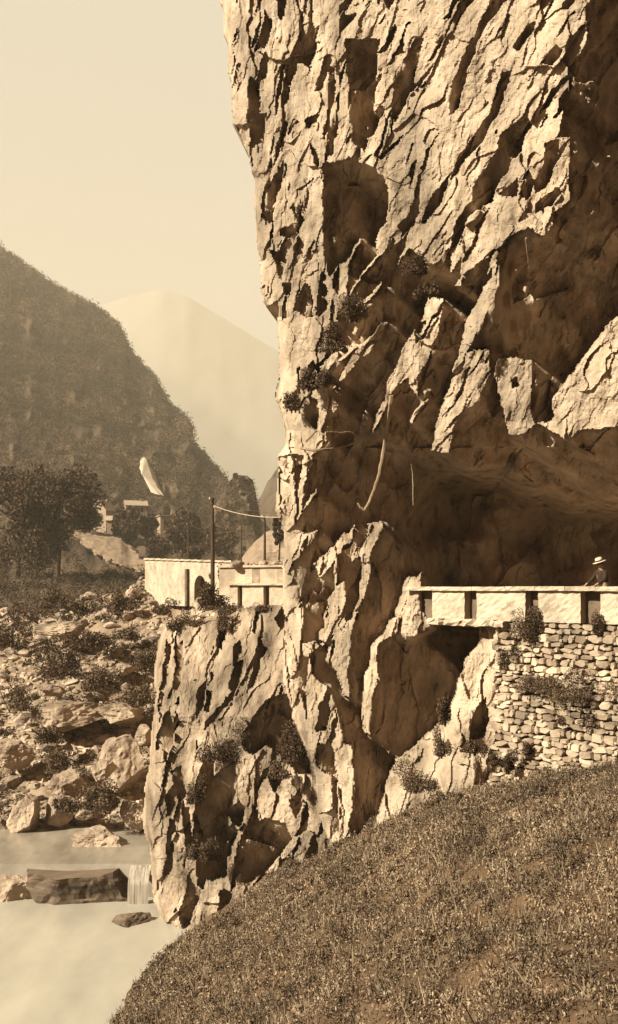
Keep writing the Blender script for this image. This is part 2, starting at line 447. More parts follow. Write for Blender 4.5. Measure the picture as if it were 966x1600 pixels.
OPS = [
 ('D', [(505,256),(546,250),(577,259),(599,275),(607,293),(607,321),(605,346),(594,359),(589,378),(565,372),(553,388),(548,402),(530,414),(515,433),(510,420),(506,377),(505,328)]),
 ('D', [(558,385),(574,368),(588,380),(590,398),(560,435),(549,455),(543,468),(541,455),(546,410)]),
 ('D', [(637,370),(630,392),(608,427),(577,464),(550,483),(535,500),(525,500),(530,487),(546,466),(560,438),(592,402),(612,385)]),
 ('D', [(540,60),(592,60),(587,171),(584,188),(574,200),(574,222),(570,236),(559,227),(546,222),(552,197),(543,188),(546,176)]),
 ('D', [(484,219),(489,227),(501,253),(500,261),(493,256),(486,235)]),
 ('D', [(390,120),(407,130),(407,176),(400,231),(402,253),(393,262),(388,238),(391,216),(385,190)]),
 ('D', [(494,275),(470,300),(462,322),(475,343),(462,377),(445,405),(434,393),(452,366),(462,340),(455,325),(466,298)]),
 ('D', [(422,390),(438,396),(450,405),(441,436),(434,424)]),
 ('D', [(469,455),(478,440),(487,452),(492,495),(484,498),(469,489),(459,486)]),
 ('D', [(442,443),(456,444),(453,461),(444,461)]),
 ('D', [(418,480),(434,468),(436,495)]),
 ('D', [(438,359),(459,349),(450,371),(438,370)]),
 ('D', [(472,408),(497,384),(494,396),(478,415)]),
 ('D', [(426,260),(440,230),(452,190),(447,185),(432,225)]),
 ('D', [(412,330),(424,300),(434,295),(428,320),(416,352)]),
 ('D', [(514,100),(525,110),(525,175),(521,213),(513,220),(510,205)]),
 ('D', [(587,250),(624,216),(634,203),(621,225),(596,249)]),
 ('D', [(640,334),(652,284),(662,264),(659,276),(655,330),(646,352),(632,366),(622,352)]),
 ('D', [(688,205),(675,231),(662,268),(657,263),(669,234)]),
 ('D', [(703,272),(703,285),(695,298),(691,314),(675,337),(666,346),(660,345),(672,311)]),
 ('D', [(704,284),(723,258),(752,224),(780,175),(800,110),(786,110),(766,176),(736,218),(711,260)]),
 ('D', [(784,205),(823,186),(833,195),(820,215),(813,237),(800,253),(794,269),(778,288),(772,304),(768,317),(759,320),(733,340),(723,365),(712,385),(704,391),(709,365),(711,346),(727,327),(736,314),(746,279),(759,263),(775,237)]),
 ('D', [(791,292),(810,279),(807,308),(794,308),(778,304)]),
 ('D', [(768,320),(746,365),(743,385),(730,407),(723,407),(736,385),(744,356)]),
 ('D', [(679,414),(701,388),(704,398),(703,430),(711,417),(722,401),(723,433),(711,446),(691,452),(670,434),(659,412)]),
 ('D', [(722,432),(745,415),(780,385),(800,369),(782,400),(775,440),(740,470),(720,460)]),
 ('D', [(849,224),(874,218),(876,234),(865,253),(861,285),(845,298),(836,304),(837,282),(849,256),(852,234)]),
 ('D', [(839,317),(874,292),(878,301),(865,320),(845,327),(836,332)]),
 ('D', [(620,110),(650,60),(662,60),(640,150),(618,190),(610,186)]),
 ('D', [(700,150),(735,60),(748,60),(716,170),(700,185)]),
 ('D', [(440,150),(452,90),(462,95),(450,160),(440,172)]),
 # big right-hand shade
 ('D', [(945,-80),(915,20),(918,70),(893,110),(886,150),(871,215),(892,213),(889,288),(892,311),(865,333),(865,353),(849,369),(826,355),(800,369),(778,388),(782,436),(765,485),(749,520),(735,545),(762,546),(766,574),(772,600),(775,563),(805,557),(831,564),(829,610),(827,640),(835,660),(860,660),(868,650),(863,632),(865,617),(885,595),(910,560),(945,512),(1045,430),(1045,-80)]),
 # central dark wall
 ('D', [(520,505),(545,492),(577,470),(610,430),(640,388),(660,404),(685,440),(730,450),(768,436),(745,500),(730,530),(715,560),(700,610),(688,640),(676,705),(690,720),(700,975),(560,975),(440,960),(441,830),(434,716),(455,708),(486,712),(512,690),(508,660),(530,635),(512,612),(500,590),(492,570),(505,560),(515,530)]),
 ('D', F2),
 # below road level
 ('D', [(445,930),(700,950),(700,975),(716,968),(749,978),(747,1003),(727,1030),(718,1060),(708,1095),(690,1122),(675,1142),(650,1165),(620,1185),(606,1220),(600,1245),(585,1290),(575,1320),(550,1345),(520,1345),(500,1290),(470,1150),(450,1080),(445,1000)]),
 # sunlit ribs
 ('L', [(528,600),(514,614),(545,585),(564,562),(592,534),(606,504),(596,504),(582,525),(560,543),(546,563),(535,585)]),
 ('L', [(505,585),(520,570),(545,555),(560,540),(540,540),(515,555),(500,575)]),
 ('L', [(692,465),(689,500),(684,530),(668,557),(655,562),(640,587),(622,602),(612,612),(602,640),(583,672),(588,650),(602,625),(604,600),(618,575),(638,530),(656,510),(663,490),(670,462)]),
 ('L', [(682,535),(664,572),(651,590),(650,610),(654,622),(640,606),(638,588),(655,558),(668,538)]),
 ('L', [(671,626),(657,640),(645,664),(640,662),(650,640),(664,628)]),
 ('L', [(768,400),(778,388),(775,430),(782,436),(766,480),(752,514),(735,545),(765,548),(765,572),(768,578),(757,605),(742,632),(735,625),(727,640),(712,660),(705,700),(703,706),(700,690),(693,708),(676,703),(682,660),(695,630),(715,590),(712,570),(720,540),(728,510),(745,470),(758,440)]),
 ('L', [(775,564),(805,557),(831,564),(829,610),(826,640),(834,655),(822,660),(820,675),(795,682),(790,655),(778,610)]),
 ('L', [(1045,425),(945,512),(910,560),(885,595),(865,617),(863,632),(868,645),(882,640),(884,660),(884,685),(905,672),(945,665),(1045,660)]),
 ('L', [(872,222),(884,215),(890,240),(888,290),(880,300),(870,270)]),
 ('L', [(862,322),(880,305),(884,312),(868,330),(858,334)]),
 ('L', [(462,704),(480,655),(505,622),(512,640),(512,665),(498,690),(486,704)]),
 ('L', [(452,712),(458,712),(461,760),(464,800),(462,815),(448,832),(446,824),(457,795),(453,750)]),
 ('L', [(474,712),(488,712),(490,724),(480,740),(475,775),(470,800),(465,812),(468,770)]),
 ('L', [(497,762),(488,782),(470,800),(484,778)]),
 ('L', [(444,847),(463,840),(470,833),(497,830),(477,860),(459,878),(452,896),(444,880)]),
 ('L', [(490,880),(528,850),(525,875),(501,902)]),
 ('L', [(526,851),(537,834),(562,838),(564,867),(550,878),(539,900),(541,934),(541,963),(537,988),(530,1025),(521,1043),(512,1034),(506,1003),(499,996),(499,985),(508,981),(508,956),(515,934),(523,920),(522,887)]),
 ('L', [(602,829),(584,851),(578,872),(580,894),(574,920),(563,945),(556,963),(554,988),(547,1017),(543,1046),(549,1090),(538,1085),(522,1043),(533,1010),(540,974),(548,967),(561,934),(566,901),(563,872),(562,847),(545,838),(553,820),(597,816)]),
 ('L', [(628,963),(621,985),(592,1007),(588,1032),(593,1061),(583,1083),(578,1148),(570,1141),(566,1101),(570,1061),(578,1032),(582,1007),(600,988),(613,965)]),
 ('L', [(462,945),(475,936),(473,970),(472,1003),(463,1048),(453,1041),(457,1003)]),
 ('L', [(473,1006),(495,1003),(499,1010),(484,1021),(486,1054),(510,1068),(524,1101),(531,1119),(537,1162),(550,1166),(554,1235),(550,1310),(530,1310),(527,1209),(520,1166),(495,1162),(492,1191),(502,1206),(517,1209),(521,1264),(499,1271),(492,1227),(466,1155),(459,1126),(455,1083),(468,1075),(481,1126),(477,1054)]),
 ('L', [(590,1300),(598,1262),(606,1235),(612,1262),(606,1300)]),
 ('L', [(648,905),(660,893),(658,915),(668,915),(668,925),(640,925)]),
 # darks over lits
 ('D', [(736,1130),(747,1101),(760,1090),(764,1126),(757,1150),(732,1162)]),
 ('D', [(780,1030),(790,1020),(786,1060),(778,1080),(773,1062)]),
 ('D', [(498,1180),(514,1182),(516,1198),(500,1196)]),
 ('D', [(798,595),(810,590),(812,602),(802,606)]),
]
cave_min = [(652, 810), (676, 768), (735, 748), (800, 752), (850, 778), (900, 800), (1045, 806), (1045, 1000), (690, 1000), (660, 930), (648, 830)]
def cl_extra(PX, PY, D, dark, seed):
    cm = blur(inpoly(PX + 12 * fbm(PX / 50, PY / 50, 74, 3), PY + 14 * fbm(PX / 60, PY / 40, 75, 3), cave_min).astype(float), 11)
    cm = np.where(dark, cm, 0)
    deep = 38.5 + 1.2 * fbm(PX / 120, PY / 90, 77, 3) - .004 * (PX - 660)
    D = D * (1 - cm) + np.maximum(D, deep) * cm
    sup = blur(inpoly(PX + 5 * fbm(PX / 18, PY / 14, 76, 3), PY + 5 * fbm(PX / 14, PY / 18, 79, 3), [(640, 900), (662, 905), (668, 958), (692, 962), (684, 984), (655, 996), (630, 1000), (622, 960)]).astype(float), 3)
    D = D * (1 - sup) + np.minimum(D, 31.75 - .012 * (PX - 655) + .004 * np.abs(PY - 960)) * sup
    D = np.where(dark & (PY < 700), D + .35 * fbm(PX / 45, PY / 75, 78, 3), D)
    return D
cliff, cinfo = rock_relief('cliff', 325, 1035, -70, 1400, 1.75, cl_base, OPS, cl_edge, cl_out, M_rock, 3, extra=cl_extra, calm=[[(432,500),(515,492),(490,560),(425,600)], [(655,175),(700,165),(780,240),(700,400),(640,400)], [(760,120),(880,120),(830,180),(780,210)], [(735,340),(800,300),(850,330),(740,440),(715,400)], [(700,1000),(790,985),(800,1080),(740,1240),(600,1290),(640,1180)], [(770,560),(835,555),(835,690),(770,690)], [(860,510),(1045,400),(1045,700),(860,700)]])
tag(cliff, kind='structure')
cliff['label'] = 'tall sunlit overhanging cliff of slanting rock slabs above the road'

# lower buttress below the far parapet ---------------------------------
bt_left = [(262, 965), (250, 990), (245, 1010), (240, 1050), (242, 1090), (235, 1150), (232, 1200), (225, 1230), (222, 1290), (232, 1320), (235, 1370), (240, 1410), (250, 1440), (266, 1460), (285, 1490)]
bt_out = bt_left + [(420, 1500), (560, 1400), (560, 940), (440, 944), (395, 946), (380, 950), (352, 962), (330, 970), (305, 980), (280, 966)]
bx = np.array([p[0] for p in bt_left], float); by = np.array([p[1] for p in bt_left], float)
def bt_edge(PX, PY): return PX - np.interp(PY, by, bx)
def bt_base(PX, PY):
    b = 40.2 - (PX - 230) / 220 * 3.6
    return b + np.clip((1120 - PY) / 160, 0, 1.1) * 2.6
BOPS = [
 ('D', [(305,1231),(309,1286),(302,1322),(309,1368),(332,1377),(355,1368),(357,1322),(359,1268),(368,1231),(368,1190),(350,1200),(330,1215),(318,1190),(312,1200)]),
 ('D', [(382,1299),(414,1277),(446,1286),(457,1313),(441,1336),(419,1359),(396,1377),(378,1381),(373,1322)]),
 ('D', [(425,1090),(470,1080),(480,1150),(500,1215),(470,1210),(440,1180),(415,1165),(395,1180),(380,1170),(375,1150),(390,1130),(410,1100)]),
 ('D', [(437,1345),(455,1336),(457,1368),(439,1374)]),
 ('D', [(496,1167),(519,1176),(523,1208),(505,1199)]),
 ('D', [(296,1368),(314,1395),(300,1436),(284,1456),(280,1431)]),
 ('D', [(310,1076),(325,1063),(317,1105),(306,1124)]),
 ('D', [(267,1204),(283,1196),(292,1245),(280,1254)]),
 ('D', [(322,1125),(352,1095),(374,1062),(366,1090),(340,1122),(318,1140)]),
 ('D', [(252,1060),(262,1000),(268,1010),(258,1090),(250,1130),(246,1110)]),
 ('D', [(258,1120),(268,1110),(270,1150),(262,1190),(256,1170)]),
 ('D', [(285,1260),(296,1262),(300,1310),(290,1330)]),
 ('D', [(396,1385),(412,1362),(436,1368),(420,1382)]),
 ('D', [(452,1250),(470,1230),(474,1262),(462,1282)]),
 ('D', [(360,1262),(372,1250),(386,1262),(378,1290),(364,1290)]),
 ('D', [(418,1210),(440,1195),(446,1215),(428,1240)]),
 ('D', [(345,965),(358,962),(352,1000),(342,995)]),
 ('D', [(270,1010),(285,1000),(285,1025),(274,1035)]),
 ('D', [(400,1022),(412,1005),(420,1012),(412,1030)]),
 ('D', [(474,1345),(492,1300),(498,1320),(492,1350)]),
]
butt, _ = rock_relief('rock_buttress', 215, 560, 935, 1500, 1.75, bt_base, BOPS, bt_edge, bt_out, M_rock2, 23, scale_px=39.0, edge_amt=1.6, amp=.85, back=(1, 9, -.5), jw=.34, jl=.87)
tag(butt, kind='structure')
butt['label'] = 'weathered rock buttress dropping from the road to the river'

# ------------------------------------------------------------------ ground: grassy bank, river bed, bank of boulders
def turf_z(X, Y):
    xr = np.minimum(X, 3.0); xe = np.maximum(X - 3.0, 0)
    z = -5.34 + .677 * xr + .40 * xe - .1355 * Y
    z = z + .32 * fbm(X / 3.1, Y / 3.6, 201, 3) + .10 * fbm(X / .8, Y / .9, 205, 3)
    return z
gx = np.linspace(-14, 24, 200); gy = np.linspace(2, 38, 200)
GX, GY = np.meshgrid(gx, gy)
turf = grid_mesh('grassy_bank', GX, GY, turf_z(GX, GY), np.ones(GX.shape, bool), M_soil)
tag(turf, kind='structure')

def bank_z(X, Y):
    zr = np.interp(X, [-70, -22, -13, -6, 10], [-3.2, -2.3, .7, .3, .3])
    t = np.clip((Y - 50) / 30, -.4, 1)
    z = -12.7 + (zr + 12.7) * t
    z = np.where(Y > 80, zr + (-3.2 - zr) * np.clip((Y - 80) / 18, 0, 1), z)
    lift = np.clip((X / Y + .140) / .03, 0, 1)
    emb = -1.5 + .8 * np.clip((Y - 60) / 20, 0, 1)
    z = z * (1 - lift) + np.maximum(z, emb) * lift
    z = z + .55 * fbm(X / 3.5, Y / 4, 301, 4) * np.clip((Y - 48) / 4, 0, 1)
    return z
bxs = np.linspace(-75, 6, 330); bys = np.linspace(46, 104, 240)
BX, BY = np.meshgrid(bxs, bys)
bank = grid_mesh('stony_riverbank', BX, BY, bank_z(BX, BY), np.ones(BX.shape, bool), M_ground)
tag(bank, kind='structure')
# wide ground sheet reaching the horizon
gs = MB(); gs.add([(-3600, -150, -40), (3600, -150, -40), (3600, 3150, -40), (-3600, 3150, -40)], [(0, 1, 2, 3)])
tag(gs.build('ground', M_hill), kind='structure')
def water_sheet(name, x0, x1, y0, y1, z, mt, front=False):
    xs = np.linspace(x0, x1, 60); ys = np.linspace(y0, y1, 50)
    X, Y = np.meshgrid(xs, ys)
    Z = z + .02 * fbm(X / 1.2, Y / .8, 400, 2)
    return tag(grid_mesh(name, X, Y, Z, np.ones(X.shape, bool), mt, (0, 0, -2) if front else None), kind='structure')
water_sheet('river_water', -40, -2, 14, 46, -14.0, M_water)
water_sheet('pool_water', -45, -5, 43.6, 54, -12.55, M_pool, True)

# ------------------------------------------------------------------ hills
def hill(name, top, dtop, dbase, ybase, step, mt, seed, rough=1.0, x0=-80, x1=440, power=1.0, nz=.05):
    tx = np.array([p[0] for p in top], float); ty = np.array([p[1] for p in top], float)
    xs = np.arange(x0, x1, step)
    n = 140
    tt = np.linspace(0, 1, n)
    PXg, T = np.meshgrid(xs, tt)
    YS = np.interp(PXg, tx, ty) + rough * 2.5 * fbm(PXg / 9, PXg * 0, seed, 3)
    PYg = YS + (ybase - YS) * T
    DT = dtop(PXg) if callable(dtop) else dtop
    D = DT + (dbase - DT) * T ** power
    D = D * (1 + nz * fbm(PXg / 32, PYg / 40, seed + 2, 4) * np.minimum(1, (1 - T) * 6))
    X, Y, Z = unproj(PXg, PYg, D)
    # the crest rolls over backwards
    o = grid_mesh(name, X, Y, Z, np.ones(X.shape, bool), mt, None)
    o2 = MB()
    tag(o, kind='structure')
    return (tx, ty, DT, dbase, ybase, power, seed)
H_top = [(-80, 322), (0, 385), (60, 428), (90, 448), (130, 468), (160, 485), (190, 512), (203, 545), (230, 575), (250, 600), (265, 630), (295, 655), (303, 672), (303.5, 692),
         (325, 715), (350, 742), (372, 768), (400, 800), (440, 850)]
H_dt = lambda x: np.interp(x, [-80, 200, 350, 440], [1050, 880, 560, 380])
def hill_depth(px, py):
    ys = np.interp(px, [p[0] for p in H_top], [p[1] for p in H_top])
    t = np.clip((py - ys) / (960 - ys), 0, 1)
    return H_dt(px) + (95 - H_dt(px)) * t ** .8, t
hill('wooded_hill', H_top, H_dt, 95.0, 960, 3.0, M_hill, 41, power=.8)
K_top = [(330, 800), (345, 775), (352, 757), (368, 744), (385, 742), (396, 752), (403, 785), (409, 820), (411, 850), (413, 900), (440, 905)]
hill('rocky_knoll', K_top, 330.0, 250.0, 905, 2.0, M_hill, 43, x0=330, x1=440, rough=.6)
hill('scree_slope', [(340, 900), (370, 880), (395, 850), (415, 832), (440, 822), (470, 815)], 240.0, 120.0, 905, 2.5, M_ground, 47, x0=340, x1=470, rough=.5)
hill('far_ridge', [(380, 830), (400, 790), (412, 765), (430, 735), (470, 690)], 1500.0, 700.0, 900, 3, M_hill, 49, x0=380, x1=470)
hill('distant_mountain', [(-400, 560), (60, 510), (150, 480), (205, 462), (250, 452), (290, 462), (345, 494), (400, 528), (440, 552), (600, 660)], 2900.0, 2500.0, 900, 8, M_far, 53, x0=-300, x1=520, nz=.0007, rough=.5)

# forest clumps on the hill: one mass
def clumps(name, pts, mt, seed, nl=26, rpx=6.0, lpx=1.7, sq=.8):
    r = np.random.RandomState(seed)
    px, py, d = pts
    n = len(px)
    c = np.stack(unproj(px, py, d), 1)
    rad = (rpx * (.5 + r.rand(n)) * d / FPX)[:, None, None]
    o = r.normal(size=(n, nl, 3)); o /= np.linalg.norm(o, axis=2, keepdims=True)
    o *= (r.rand(n, nl, 1) ** .4)
    o[:, :, 2] *= sq
    C = (c[:, None, :] + o * rad).reshape(-1, 3)
    s = np.repeat(lpx * d / FPX, nl)
    v, f = leaf_quads(C, s, .8, 0, seed + 1)
    o = mesh_obj(name, v, f, mt)
    return o
r_ = np.random.RandomState(5)
px = r_.uniform(-70, 430, 24000); py = r_.uniform(340, 962, 24000)
d, t = hill_depth(px, py)
ys_ = np.interp(px, [p[0] for p in H_top], [p[1] for p in H_top])
m = (py > ys_ + 1) & ((py < 870) | (px < 225)) & ~((px > 125) & (px < 235) & (py > 832) & (py < 885)) & ~inpoly(px, py, [(214,712),(236,712),(262,775),(240,780)])
dn = fbm(px / 40, py / 30, 66, 3)
m &= (dn > -.42)
fo = clumps('hillside_forest', (px[m], py[m] - 1, d[m] * .975), M_forest, 8, 24, 8.5, 2.3)
tag(fo, 'dense brown woodland covering the steep hill on the left', 'woodland', kind='stuff')
px = r_.uniform(335, 411, 900); py = r_.uniform(745, 895, 900)
kt = np.interp(px, [p[0] for p in K_top], [p[1] for p in K_top])
m = (py > kt + 1) & ~((px > 372) & (px < 392) & (py < 764)) & ((px < 385) | (py < 860))
fo = clumps('knoll_scrub', (px[m], py[m], 322.0 - 72 * (py[m] - kt[m]) / (905 - kt[m])), M_forest, 9, 22, 5.5, 1.7)
tag(fo, 'scrub clothing the rocky knoll behind the telegraph pole', 'scrub', kind='stuff')
# crest trees sticking out of the ridge line
px = r_.uniform(-60, 350, 260); ys_ = np.interp(px, [p[0] for p in H_top], [p[1] for p in H_top])
fo = clumps('ridge_trees', (px, ys_ - 1, H_dt(px)), M_forest, 10, 26, 4.2, 1.5)
tag(fo, 'thin line of treetops along the crest of the left hill', 'woodland', kind='stuff')
# bare pale scar
sc = [(219,719),(221,716),(226,714),(229,718),(231,724),(233,731),(236,739),(238,747),(243,754),(246,762),(252,768),(256,775),(249,773),(243,772),(236,769),(233,761),(228,753),(226,746),(220,740),(221,735),(218,731),(219,725)]
mb = MB(); fr = []; bk = []
for (a, b) in sc:
    dd = float(hill_depth(np.array([a]), np.array([b]))[0][0]) * .955
    fr.append(P(a, b, dd)); bk.append(P(a, b, dd) + Vector((3, 25, -5)))
n = len(fr); cc = sum(fr, Vector()) / n + Vector((-2, -5, 0))
mb.add([cc] + fr + bk, [(0, 1 + (i + 1) % n, 1 + i) for i in range(n)] + [(1 + i, 1 + (i + 1) % n, 1 + n + (i + 1) % n, 1 + n + i) for i in range(n)])
o = mb.build('bare_rock_face', M_scar)
tag(o, 'white bare rock face standing out on the dark wooded hill', 'rock face')
# pale bare crags on knoll and hill
# ------------------------------------------------------------------ boulders
def boulder_mesh(name, seed, mt, cuts=22, sub=5, depth=(.48, .82), nz=.05):
    import bmesh
    r = random.Random(seed)
    bm = bmesh.new()
    bmesh.ops.create_icosphere(bm, subdivisions=sub, radius=1)
    pl = []
    for i in range(cuts):
        n = Vector((r.gauss(0, 1), r.gauss(0, 1), r.gauss(0, .9))).normalized()
        pl.append((n, r.uniform(*depth)))
    from mathutils import noise
    for v in bm.verts:
        for n, h in pl:
            q = v.co.dot(n)
            if q > h: v.co -= n * (q - h)
        v.co += v.co.normalized() * (nz * noise.fractal(v.co * 4.5 + Vector((seed, 0, 0)), .6, 2.1, 6))
    me = bpy.data.meshes.new(name); bm.to_mesh(me); bm.free()
    me.polygons.foreach_set('use_smooth', np.zeros(len(me.polygons), bool))
    me.materials.append(mt)
    return me
BM = [boulder_mesh('boulder', 100 + i, M_boulder) for i in range(9)]
BMs = [boulder_mesh('loose_rock', 200 + i, M_boulder, 9, 2) for i in range(9)]
def boulder(me, loc, s, rot, label, cat='boulder', group=None, name='boulder', mt=None):
    o = bpy.data.objects.new(name, me)
    COL.objects.link(o)
    o.location = loc; o.scale = s; o.rotation_euler = rot
    if mt:
        o.data = me.copy(); o.data.materials.clear(); o.data.materials.append(mt)
    return tag(o, label, cat, group)
def bpx(i, px, py, d, wpx, hpx, label, rz=0, dy=None, tilt=0, mt=None):
    s = d / FPX
    return boulder(BM[i], P(px, py, d), (wpx * s / 1.5, (dy or wpx * s / 1.7), hpx * s / 1.45), (0, tilt, rz), label, mt=mt)
# river slab and neighbours
def slab():
    xs = np.linspace(0, 1, 90)
    me = boulder_mesh('river_slab', 501, M_slab, 10, 5, (.5, .9), .04)
    from mathutils import noise
    for v in me.vertices:
        c = v.co * 1.25
        c = Vector((max(-.86, min(.86, c.x)), max(-.7, min(.7, c.y)), max(-.56, min(.54 + .05 * math.sin(c.x * 3), c.z))))
        v.co = c + Vector((noise.noise(c * 3), noise.noise(c * 3 + Vector((9, 0, 0))) + .8 * noise.noise(c * 9), .8 * noise.noise(Vector((c.x, c.y, c.z * 5)) * 1.5))) * .06
    o = boulder(me, P(134, 1390, 44.0), (2.95, 1.9, 1.95), (.06, .03, .16), 'long flat banded rock slab lying across the river beside the cascade', name='river_slab')
slab()
boulder(BM[5], P(8, 1392, 44.3), (2.9, 1.3, 1.0), (0, 0, .1), 'broad dark rock at the very left damming the pool', mt=M_slab)
bpx(0, 34, 1392, 44.0, 92, 84, 'rounded rock at the left edge of the river damming the pool', .4)
bpx(1, 150, 1318, 47.5, 88, 50, 'low pale boulder standing in the upper pool', .3)
bpx(2, 203, 1440, 40.5, 54, 24, 'small dark wet rock at the foot of the cascade', .2, tilt=-.25, mt=M_slab)
bpx(3, 188, 1186, 53.0, 92, 100, 'largest angular boulder with a sharp split top above the pool', .9, tilt=.15)
bpx(4, 104, 1232, 51.5, 60, 50, 'round pale boulder on the shore left of the angular boulder', 1.3)
bpx(5, 92, 1266, 50.5, 52, 46, 'low boulder at the left end of the pool shore', 2.0)
bpx(6, 215, 1278, 50.0, 62, 52, 'pale boulder between the pool and the rock buttress', .2)
bpx(7, 160, 1205, 50.5, 40, 34, 'blocky stone leaning on the foot of the angular boulder', 1.0)
bpx(8, 40, 1275, 50.0, 56, 50, 'boulder at the far left of the pool shore', .6)
bpx(0, 135, 1272, 49.4, 34, 16, 'flat stone at the water edge in front of the shore bushes', 2.2)
bpx(2, 108, 1120, 58.0, 110, 44, 'broad dark ledge of rock with a lit top on the bank', .2, tilt=-.1, mt=M_rock2)
bpx(3, 190, 1112, 58.0, 90, 36, 'flat leaning rock beside the broad ledge', .5, tilt=.12, mt=M_rock2)
bpx(4, 92, 985, 70.0, 86, 26, 'wide low outcrop high on the left bank', .2, mt=M_rock2)
bpx(5, 225, 1148, 56.0, 34, 30, 'small pale boulder tucked against the buttress edge', 1.1)
bpx(6, 80, 1080, 60.0, 50, 22, 'flat pale rock at the left among the bank shrubs', .9)
bpx(7, 190, 1048, 64.0, 44, 18, 'flat light stone in the middle of the rubble bank', .9)
bpx(1, 20, 1180, 54.0, 60, 46, 'boulder half out of view low on the left bank', .9)
# loose rocks
r = random.Random(4)
k = 0
while k < 285:
    Y = r.uniform(50.5, 82) if k < 190 else r.uniform(62, 82)
    pxx = r.uniform(-10, 255) if Y < 62 else r.uniform(-10, 340)
    X = (pxx - CXP) * Y / FPX
    z = float(bank_z(np.array([X]), np.array([Y]))[0])
    pyy = HYP - z * FPX / Y
    if pxx > 240 and Y < 60: continue
    s = r.choice([.22, .3, .38, .5, .7]) * r.uniform(.8, 1.2)
    boulder(r.choice(BMs), (X, Y, z + s * .2), (s * r.uniform(.9, 1.5), s, s * r.uniform(.5, .8)), (r.uniform(-.3, .3), r.uniform(-.3, .3), r.uniform(0, 6.3)),
            'pale loose rock scattered on the rubble bank above the river', 'rock', 'loose rocks strewn over the riverbank', 'loose_rock')
    k += 1
# finer rubble: uncountable
rr = np.random.RandomState(9)
nb = 5200
Yr = rr.uniform(50, 86, nb); pr = rr.uniform(-15, 350, nb); Xr = (pr - CXP) * Yr / FPX
Zr = bank_z(Xr, Yr)
dens = fbm(Xr / 5, Yr / 5, 90, 3) + .25
mk = dens > rr.uniform(-.6, .5, nb)
Xr, Yr, Zr = Xr[mk], Yr[mk], Zr[mk]; nb = len(Xr)
base = np.array([(-1, -1, -1), (1, -1, -1), (1, 1, -1), (-1, 1, -1), (-.7, -.6, 1), (.6, -.7, 1), (.7, .6, 1), (-.6, .7, 1)], float)
sz = rr.uniform(.07, .22, nb)[:, None, None]
an = rr.uniform(0, 6.28, nb)
v = base[None] + rr.uniform(-.35, .35, (nb, 8, 3))
v[:, :, 2] *= .6
ca, sa = np.cos(an)[:, None], np.sin(an)[:, None]
vx = v[:, :, 0] * ca - v[:, :, 1] * sa; vy = v[:, :, 0] * sa + v[:, :, 1] * ca
v = np.stack([vx * 1.3, vy, v[:, :, 2]], 2) * sz + np.stack([Xr, Yr, Zr + .05], 1)[:, None, :]
fb = np.array([(0, 3, 2, 1), (4, 5, 6, 7), (0, 1, 5, 4), (1, 2, 6, 5), (2, 3, 7, 6), (3, 0, 4, 7)])
f = (fb[None] + (np.arange(nb) * 8)[:, None, None]).reshape(-1, 4)
tag(mesh_obj('rubble', v.reshape(-1, 3), f, M_stone), 'fine pale rubble covering the riverbank', 'rubble', kind='stuff')

q = np.random.RandomState(71)
nc = 5200
Ys = q.uniform(51, 103, nc); ps = q.uniform(-15, 350, nc); Xs = (ps - CXP) * Ys / FPX
mk = (fbm(Xs / 3.2, Ys / 3.6, 72, 3) + .35 * np.clip((Ys - 78) / 6, 0, 1) > .10)
Xs, Ys = Xs[mk], Ys[mk]
Zs = bank_z(Xs, Ys)
fo = clumps('bank_scrub', ((Xs / Ys) * FPX + CXP, HYP - (Zs + .12) * FPX / Ys, Ys), M_leafd, 73, 46, 10.0, 2.6, .7)
tag(fo, 'low heathery scrub creeping between the stones of the riverbank', 'scrub', kind='stuff')

# waterfall
mb = MB()
n = 26; rows = 16
rqf = [random.random() for _ in range(26)]
for j in range(rows):
    t = j / (rows - 1)
    for i in range(n):
        s = i / (n - 1)
        pxx = 203 + 32 * s 
        dd = 43.4 - .55 * min(1, t * 2.2) - .25 * t + .012 * rqf[i]
        top = -12.5; z = top - (1.62) * t ** 1.25 if j else top
        mb.v.append(((pxx - CXP) * 43.2 / FPX, dd, z))
for j in range(rows - 1):
    for i in range(n - 1):
        a = j * n + i; mb.f.append((a, a + n, a + n + 1, a + 1))
o = mb.build('waterfall', M_fall, smooth=True)
tag(o, 'small veil of white water falling between the slab and the buttress', 'waterfall')

# ------------------------------------------------------------------ plants
def bush_mesh(name, n, seed, mt, r=(1, 1, 1), leaf=.09, lumps=7, flat=.0):
    q = np.random.RandomState(seed)
    lc = q.normal(size=(lumps, 3)) * .45; lc[:, 2] = np.abs(lc[:, 2]) * .8 + .1
    lr = q.uniform(.35, .6, lumps)
    w = q.randint(0, lumps, n)
    o = q.normal(size=(n, 3)); o /= np.linalg.norm(o, axis=1, keepdims=True); o *= (q.rand(n, 1) ** .35)
    C = lc[w] + o * lr[w][:, None]
    C[:, 2] = np.maximum(C[:, 2], q.uniform(-.05, .15, n))
    C *= np.array(r)
    v, f = leaf_quads(C, leaf, .55, .3, seed + 1)
    me = mesh_obj(name, v, f, mt)
    return me
def bush(loc, r, label, seed, mt=None, n=1500, leaf=.1, cat='bush', group=None, name='bush'):
    e = empty(name, loc)
    fo_ = bush_mesh('foliage', int(n * 1.7), seed, mt or M_leaf, r, leaf)
    fo_.parent = e
    mb = MB()
    rq = random.Random(seed)
    for i in range(5):
        a = rq.uniform(0, 6.28)
        mb.tube([(0, 0, -.1), (r[0] * .3 * math.cos(a), r[1] * .3 * math.sin(a), r[2] * .4), (r[0] * .6 * math.cos(a), r[1] * .6 * math.sin(a), r[2] * .95)], [.03, .02, .006], 5)
    mb.build('stem', M_bark, e)
    return tag(e, label, cat, group)
